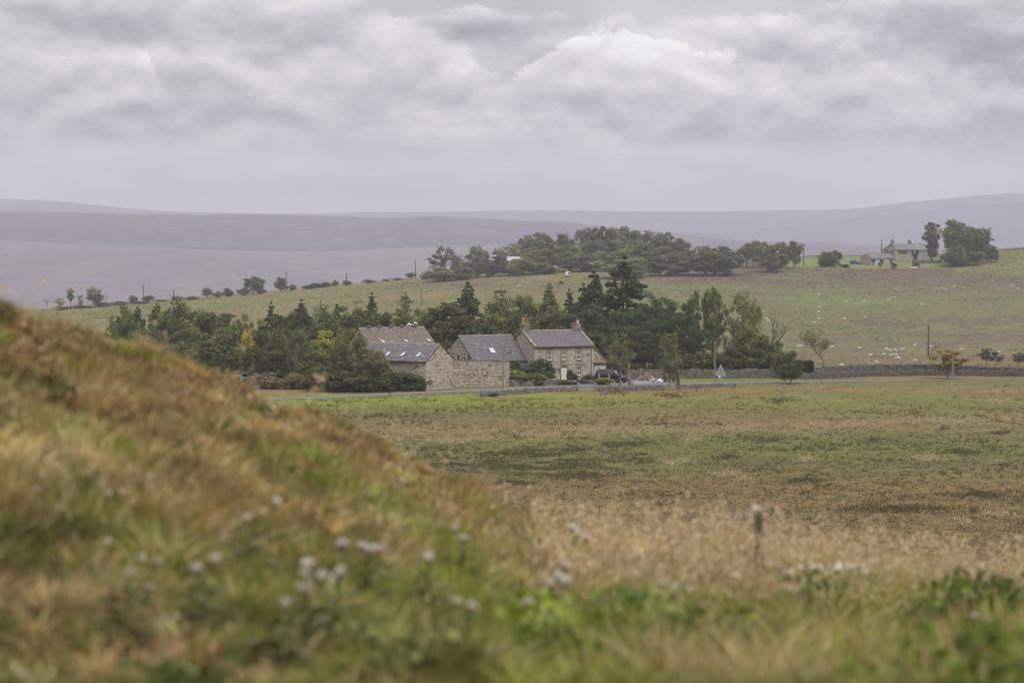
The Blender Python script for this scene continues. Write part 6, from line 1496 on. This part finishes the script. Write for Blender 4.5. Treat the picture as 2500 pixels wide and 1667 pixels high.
# clipped hedge
p = on_ground(1966, 361.5); root = empty('clipped_hedge', p, math.radians(8)); tag(root, 'square clipped dark hedge behind the cone shaped tree', 'hedge')
rng = np.random.default_rng(4); n = 5200; C = np.column_stack([rng.uniform(-1.25, 1.0, n), rng.uniform(-1.0, 1.0, n), rng.uniform(0, 2.5, n)]); k = rng.integers(0, 3, n)
C[k == 0, 1] = -1.0 + rng.normal(size=(k == 0).sum()) * .06; C[k == 1, 2] = 2.5 + rng.normal(size=(k == 1).sum()) * .08; C[k == 2, 0] = np.where(rng.random((k == 2).sum()) < .5, -1.25, 1.0)
V, Fq = leaf_quads(rng, C, .10, .2); o = np_mesh('foliage', V, Fq, np.repeat(np.tile([.055, .07, .045], (n, 1)) * rng.uniform(.6, 1.4, (n, 1)), 4, 0), 'POINT', M['leaf'], False, root); o.color = (1, 1, 1, 1)
b = MB(); b.box(-1.15, -.85, 0, .9, .9, 2.35); b.build('branches', M['wood_dark'], root)

# ------------------------------------------------------------------ doves on the tiled barn ridge
def loft(rings, n=8):
    """rings: (centre, rx, rz, axis) -> one closed mesh"""
    b = MB(); m = len(rings)
    for (c, ry, rz_) in rings:
        for k in range(n): t_ = 2 * math.pi * k / n; b.v.append((c[0], c[1] + ry * math.cos(t_), c[2] + rz_ * math.sin(t_)))
    for i in range(m - 1):
        for k in range(n): q = (k + 1) % n; b.f.append((i * n + k, i * n + q, (i + 1) * n + q, (i + 1) * n + k)); b.c.append((.8, .8, .8))
    b.f.append(tuple(range(n))[::-1]); b.c.append((.8, .8, .8)); b.f.append(tuple((m - 1) * n + k for k in range(n))); b.c.append((.8, .8, .8))
    return b
M['feather'] = flat_mat('white_feathers', (.78, .78, .75), .8, .1); M['wool'] = flat_mat('wool', (.58, .56, .50), .95, .05, nscale=6, namp=.15)
dv = loft([((-.24, 0, .10), .02, .01), ((-.14, 0, .12), .04, .025), ((-.05, 0, .15), .075, .07), ((.04, 0, .18), .08, .085), ((.10, 0, .23), .055, .06), ((.125, 0, .285), .035, .04), ((.15, 0, .315), .035, .038), ((.185, 0, .315), .018, .018), ((.215, 0, .305), .004, .004)])
for s_ in (-1, 1): dv.tube([(.02, s_ * .03, .12), (.02, s_ * .03, 0)], .008, 4)
dv_o = dv.build('white_dove', M['feather'], None, True); br = bb['root']; mw = Matrix.Translation(br.location) @ Matrix.Rotation(br.rotation_euler.z, 4, 'Z')
for i, (u, rz, k, lb) in enumerate([(8.15, .4, 1.5, 'leftmost of the four white doves on the tiled barn ridge'), (8.55, 2.6, 1.7, 'second white dove from the left on the tiled barn ridge'), (9.25, .2, 1.2, 'third white dove on the ridge, standing on the vent'), (9.55, 3.4, 1.4, 'rightmost white dove on the tiled barn ridge')]):
    o = dv_o if i == 0 else dv_o.copy()
    if i: COL.objects.link(o)
    o.location = mw @ Vector((u, 4.6, bb['zr'] + (.17 if i < 2 else .44 if i == 2 else .42))); o.rotation_euler = (0, 0, rz); o.scale = (k, k, k); tag(o, lb, 'bird', 'doves on the barn ridge')

# ------------------------------------------------------------------ sheep
def sheep_mesh(lying=False):
    me = bpy.data.meshes.new('s')
    zb = .34 if lying else .62; hd = (.62, .0, .28) if not lying else (.66, .0, .62)
    V = [(-.42, 0, zb), (-.18, 0, zb + .02), (.10, 0, zb + .01), (.32, 0, zb), (.50, 0, zb - .10 if not lying else zb + .12), (hd[0], 0, hd[2] + .08), (hd[0] + .13, 0, hd[2] - .04)]
    R_ = [.20, .27, .27, .23, .12, .085, .05]; E = [(0, 1), (1, 2), (2, 3), (3, 4), (4, 5), (5, 6)]
    for s_ in (-1, 1):
        for k, xx in ((0, -.40), (3, .30)):
            i = len(V)
            if lying: V += [(xx, s_ * .16, .16), (xx + .18, s_ * .2, .07)]; R_ += [.09, .04]; E += [(k, i), (i, i + 1)]
            else: V += [(xx, s_ * .12, .36), (xx + (-.03 if k == 0 else .02), s_ * .12, .18), (xx, s_ * .12, .02)]; R_ += [.08, .035, .03]; E += [(k, i), (i, i + 1), (i + 1, i + 2)]
        i = len(V); V += [(hd[0] - .03, s_ * .09, hd[2] + .14)]; R_ += [.025]; E += [(5, i)]
    i = len(V); V += [(-.60, 0, zb - .06)]; R_ += [.05]; E += [(0, i)]
    me.from_pydata(V, E, []); o = bpy.data.objects.new('s', me); COL.objects.link(o)
    m = o.modifiers.new('k', 'SKIN'); sv = me.skin_vertices[0].data
    for k, r_ in enumerate(R_): sv[k].radius = (r_, r_)
    sv[0].use_root = True; o.modifiers.new('s', 'SUBSURF').levels = 1
    dg = bpy.context.evaluated_depsgraph_get(); me2 = bpy.data.meshes.new_from_object(o.evaluated_get(dg)); me2.name = 'sheep'
    bpy.data.objects.remove(o); me2.materials.clear(); me2.materials.append(M['wool']); me2.polygons.foreach_set('use_smooth', np.ones(len(me2.polygons), bool)); return me2
SM = [sheep_mesh(), sheep_mesh(True)]
SH = [(1853, 737, 0), (1866, 762, 0), (1871, 778, 0), (1875, 784, 0), (1999, 720, 0), (1999, 750, 0), (1999, 762, 0), (1999, 778, 0), (1987, 788, 0), (2066, 738, 0), (2061, 779, 0), (2108, 735, 1), (2112, 776, 0), (2169, 733, 0), (2175, 728, 0), (2186, 728, 0), (2268, 728, 0), (2250, 743, 1), (2308, 707, 0), (2354, 704, 0), (2471, 699, 0), (2486, 706, 0),
      (1950, 848, 0), (1957, 847, 0), (2031, 849, 0), (2098, 850, 1), (2054, 894, 0), (2125, 867, 1), (2140, 886, 0), (2163, 854, 0), (2173, 857, 0), (2185, 857, 0), (2203, 855, 0), (2157, 865, 1), (2176, 867, 1), (2188, 866, 1), (2189, 873, 1), (2195, 875, 1), (2235, 882, 0), (2233, 842, 1), (2274, 848, 0), (2348, 855, 0), (2304, 880, 0), (2324, 883, 0), (2440, 859, 1), (1788, 736, 0), (1268, 699, 0), (2330, 700, 0)]
def find_ground(px, py, lo=415, hi=1010):
    """where the sight line through a photo pixel meets the slope"""
    ds = np.arange(lo, hi, 1.5); g_ = [on_ground(px, d_) for d_ in ds[::8]]; best = None
    zz = np.array([p_.z for p_ in g_]); yy = np.array([to_px(p_.x, p_.y, p_.z)[1] for p_ in g_]); i = int(np.argmin(np.abs(yy - py))); d0 = ds[::8][i]
    for d_ in np.arange(d0 - 12, d0 + 12, 1.0):
        p_ = on_ground(px, d_); e = abs(to_px(p_.x, p_.y, p_.z)[1] - py)
        if best is None or e < best[0]: best = (e, p_)
    return best[1]
r = random.Random(9); _sh = []
for (px, py, ly) in SH:
    o = bpy.data.objects.new('sheep', SM[ly]); link(o); o.location = find_ground(px, py + 2.0) + Vector((0, 0, .02)); o.rotation_euler = (0, 0, r.choice((0, math.pi)) + r.uniform(-.6, .6)); k = r.uniform(.82, .98); o.scale = (k, k, k)
    _sh.append((o, px, py, ly))
BND = [(0, 715, 'white sheep grazing high on the slope'), (715, 746, 'white sheep grazing on the bright green patch of the slope'), (746, 800, 'white sheep grazing in mid slope'), (800, 862, 'white sheep grazing in the hollow at the foot of the slope'), (862, 900, 'white sheep grazing just above the farther field wall')]
for lo, hi, lb in BND:
    for ly in (0, 1):
        g_ = sorted([q for q in _sh if lo <= q[2] < hi and q[3] == ly], key=lambda q: q[1])
        for i, q in enumerate(g_):
            l2 = lb.replace('grazing', 'lying') if ly else lb
            tag(q[0], l2 + (', ' + ORD[i] + ' from left' if len(g_) > 1 else ''), 'sheep', 'sheep on the pasture')

# ------------------------------------------------------------------ far farm on the hill
FL2 = on_ground(2187, 988)
f2 = gable_house('far_farmhouse', 'far stone farmhouse on the hill with two chimneys and ivy on its front', 'house', FL2, math.radians(22), 11.0, 3.6, 7.0, 4.95, 2.5, 2.8, sb=(.34, .30, .25), rbcol=(.20, .19, .20), seed=51, row=.5, slw=.6, ch=.4, sw=(.4, .9), dig=2.5, moss=.02,
                 front_holes=[(.9, 3.3, 5.4, 4.5), (7.0, .9, 8.0, 2.2), (8.2, 3.3, 9.2, 4.4)], left_holes=[(2.0, 3.0, 8.6, 4.4)])
R2_ = f2['root']
for u in (1.1, 2.25, 3.4, 4.5):
    b = MB(); b.box(u - .1, -.01, 3.35, u + .62, .05, 4.45); b.build('window', M['glass'], R2_)
for y0 in (2.3, 4.4, 6.5):
    b = MB(); b.box(-.01, y0, 3.1, .05, y0 + 1.2, 4.3); wn = b.build('window', M['glass'], R2_)
    b = MB(); b.box(-.05, y0 + 1.2, 3.0, .04, y0 + 1.42, 4.4); b.build('mullion', M['stone'], wn)
for u, z0, z1 in ((7.5, 1.0, 2.1), (8.7, 3.4, 4.3)):
    sash_window(f2, u, z0, z1, .9, panes=2)
chimney(f2, .5, 3.6, 1.1, 1.1, 6.3, 8.9, [(0, (.3, .2, .16), .6, .2)], seed=61, cap=False); chimney(f2, 8.6, 3.6, 1.1, 1.1, 6.3, 8.9, [(0, (.25, .22, .2), .7, .16)], seed=62, cap=False)
b = MB(); b.prism([(11.0, -.1, -2), (11.0, -.1, 5.0), (11.0, 3.6, 7.6), (11.0, 8.0, 5.2), (11.0, 8, -2)], (3.6, 0, 0), (.33, .285, .24)); wg = b.build('wing', M['stone'], R2_)
b = MB()
for y0, z0, y1, z1 in ((-.4, 4.8, 3.6, 7.7), (8.2, 5.1, 3.6, 7.7)): b.prism([(10.9, y0, z0), (10.9, y1, z1), (10.9, y1, z1 + .15), (10.9, y0, z0 + .15)], (3.9, 0, 0), (.235, .215, .19))
b.build('wing_roof', M['stone'], wg)
b = MB(); b.box(10.75, -.3, 4.9, 10.9, 3.6, 4.98, (.5, .5, .5)); b.v = [(a, c, e + (0 if c < 0 else 2.75)) for a, c, e in b.v]; b.build('pale_flashing', M['white_paint'], R2_)
b = MB(); b.tube([(11.3, -.25, 0), (11.3, -.25, 3.3)], .09, 5); b.build('white_downpipe', M['white_paint'], R2_)
rng = np.random.default_rng(8); n = 1500; zz = rng.uniform(.9, 4.8, n); hw = .35 + 1.6 * (zz - .9) / 3.9; xx = 9.0 + rng.uniform(-1, 1, n) * hw
ok = ~((np.abs(xx - 8.7) < .5) & (zz > 3.3)); C = np.column_stack([xx, -.22 + rng.normal(size=n) * .05, zz])[ok]; V, Fq = leaf_quads(rng, C, .2, .1)
iv = np_mesh('ivy', V, Fq, np.repeat(np.tile([.05, .07, .035], (len(C), 1)) * rng.uniform(.7, 1.3, (len(C), 1)), 4, 0), 'POINT', M['leaf'], False, R2_); iv.color = (1, 1, 1, 1)
skylight(f2, 7.4, 2.4, .6, 1.1)
OB = on_ground(2125.5, 970)
ob = gable_house('outbuilding', 'low stone outbuilding with open bays and green door beside the far farmhouse', 'shed', OB, math.radians(27), 11.2, 3.0, 4.2, 2.9, 1.7, 1.9, sb=(.38, .31, .25), rbcol=(.19, .175, .18), seed=52, row=.5, slw=.6, ch=.4, sw=(.4, .9), dig=2.5, moss=.02, front_holes=[(.2, -.5, 6.3, 2.6), (9.6, -.5, 10.9, 2.3)])
for u0, u1, z0, z1 in ((.3, 2.2, 1.2, 2.4), (4.4, 6.2, 1.0, 2.4)):
    b = MB(); b.box(u0, -.0, z0, u1, .05, z1); b.build('open_bay', M['dark'], ob['root'])
b = MB(); b.box(2.2, -.08, 0, 4.4, .0, 2.4); b.build('green_door', M['pale_green'], ob['root'])
b = MB(); b.box(.3, -.05, -.2, 2.2, .0, 1.2); b.build('timber_boarding', M['wood'], ob['root'])
b = MB(); b.box(9.7, -.04, 0, 10.8, .02, 2.2); b.build('brown_door', M['wood_dark'], ob['root'])
b = MB(); b.prism([(.2, -.5, 2.42), (6.4, -.5, 2.42), (6.4, 0, 2.62), (.2, 0, 2.62)], (0, 0, .08)); b.build('bay_canopy', M['galv'], ob['root'])
for u in (1.5, 4, 6.5, 9):
    b = MB(); b.box(u - .3, 2.8, 4.65, u + .3, 3.2, 4.95, (.14, .13, .13)); b.build('ridge_vent', M['stone'], ob['root'])
drystone('garden wall at the right end of the far farmhouse', [(2226, 985), (2262, 983), (2285, 983), (2296, 990)], 1.1, .6, 71, (.17, .155, .14), (.4, .9), .4)
p = on_ground(2231, 955); b = MB(); b.hexa([(-1.5, -.8, .2), (1.5, -.8, .1), (1.6, .8, .5), (-1.3, .8, .6), (-1.5, -.8, .5), (1.5, -.8, .3), (1.3, .8, .8), (-1.2, .8, .9)]); o = b.build('trough', M['galv'], None); o.location = p; tag(o, 'pale metal sheet lying on the lawn below the far farmhouse', 'metal sheet')
SHR = [bush('shrub', 311, 16, 90, .3)]; remember(SHR[0])
for px, top, w, D, col, lb in ((2183, 643.5, 13, 953, (.03, .03, .032), 'dark round bush on the far lawn'), (2236, 641.5, 18, 960, (.05, .055, .045), 'low dark bush behind the pale metal sheet'), (2148, 640, 10, 962, (.12, .14, .1), 'small pale bush by the outbuilding'), (2062, 645, 26, 960, (.05, .06, .045), 'low bushes left of the blue car')):
    shrub(px, top, w, D, col, lb)
for o in SHR:
    for ch in KIDS[o.name]: bpy.data.objects.remove(ch)
    bpy.data.objects.remove(o)
# barn in the hilltop wood
HB = on_ground(1241, 1003)
hbn = gable_house('woodland_barn', 'pale roofed barn half hidden in the hilltop wood', 'barn', HB, math.radians(10), 7.2, 4.5, 4.5, ray(1241, 641, 1003).z - HB.z, 2.4, 2.4, sb=(.34, .28, .24), rbcol=(.42, .45, .44), seed=53, row=.6, slw=.8, ch=.4, sw=(.4, .9), moss=0, rvar=.05, dig=2.5)
# ------------------------------------------------------------------ haze
hb = MB(); hb.box(-11500, -2500, -66, 11500, 11500, 222)
hm = bpy.data.materials.new('haze'); hm.use_nodes = True
t = NT(hm.node_tree); t.n.remove(t.n['Principled BSDF'])
pv = t.new('ShaderNodeVolumePrincipled'); pv.inputs['Density'].default_value = .000155
pv.inputs['Color'].default_value = (.90, .92, 1.0, 1); pv.inputs['Anisotropy'].default_value = .3
t.l.new(pv.outputs[0], t.n['Material Output'].inputs['Volume'])
haze = hb.build('haze', hm)
tag(haze, kind='stuff')
haze.display_type = 'WIRE'
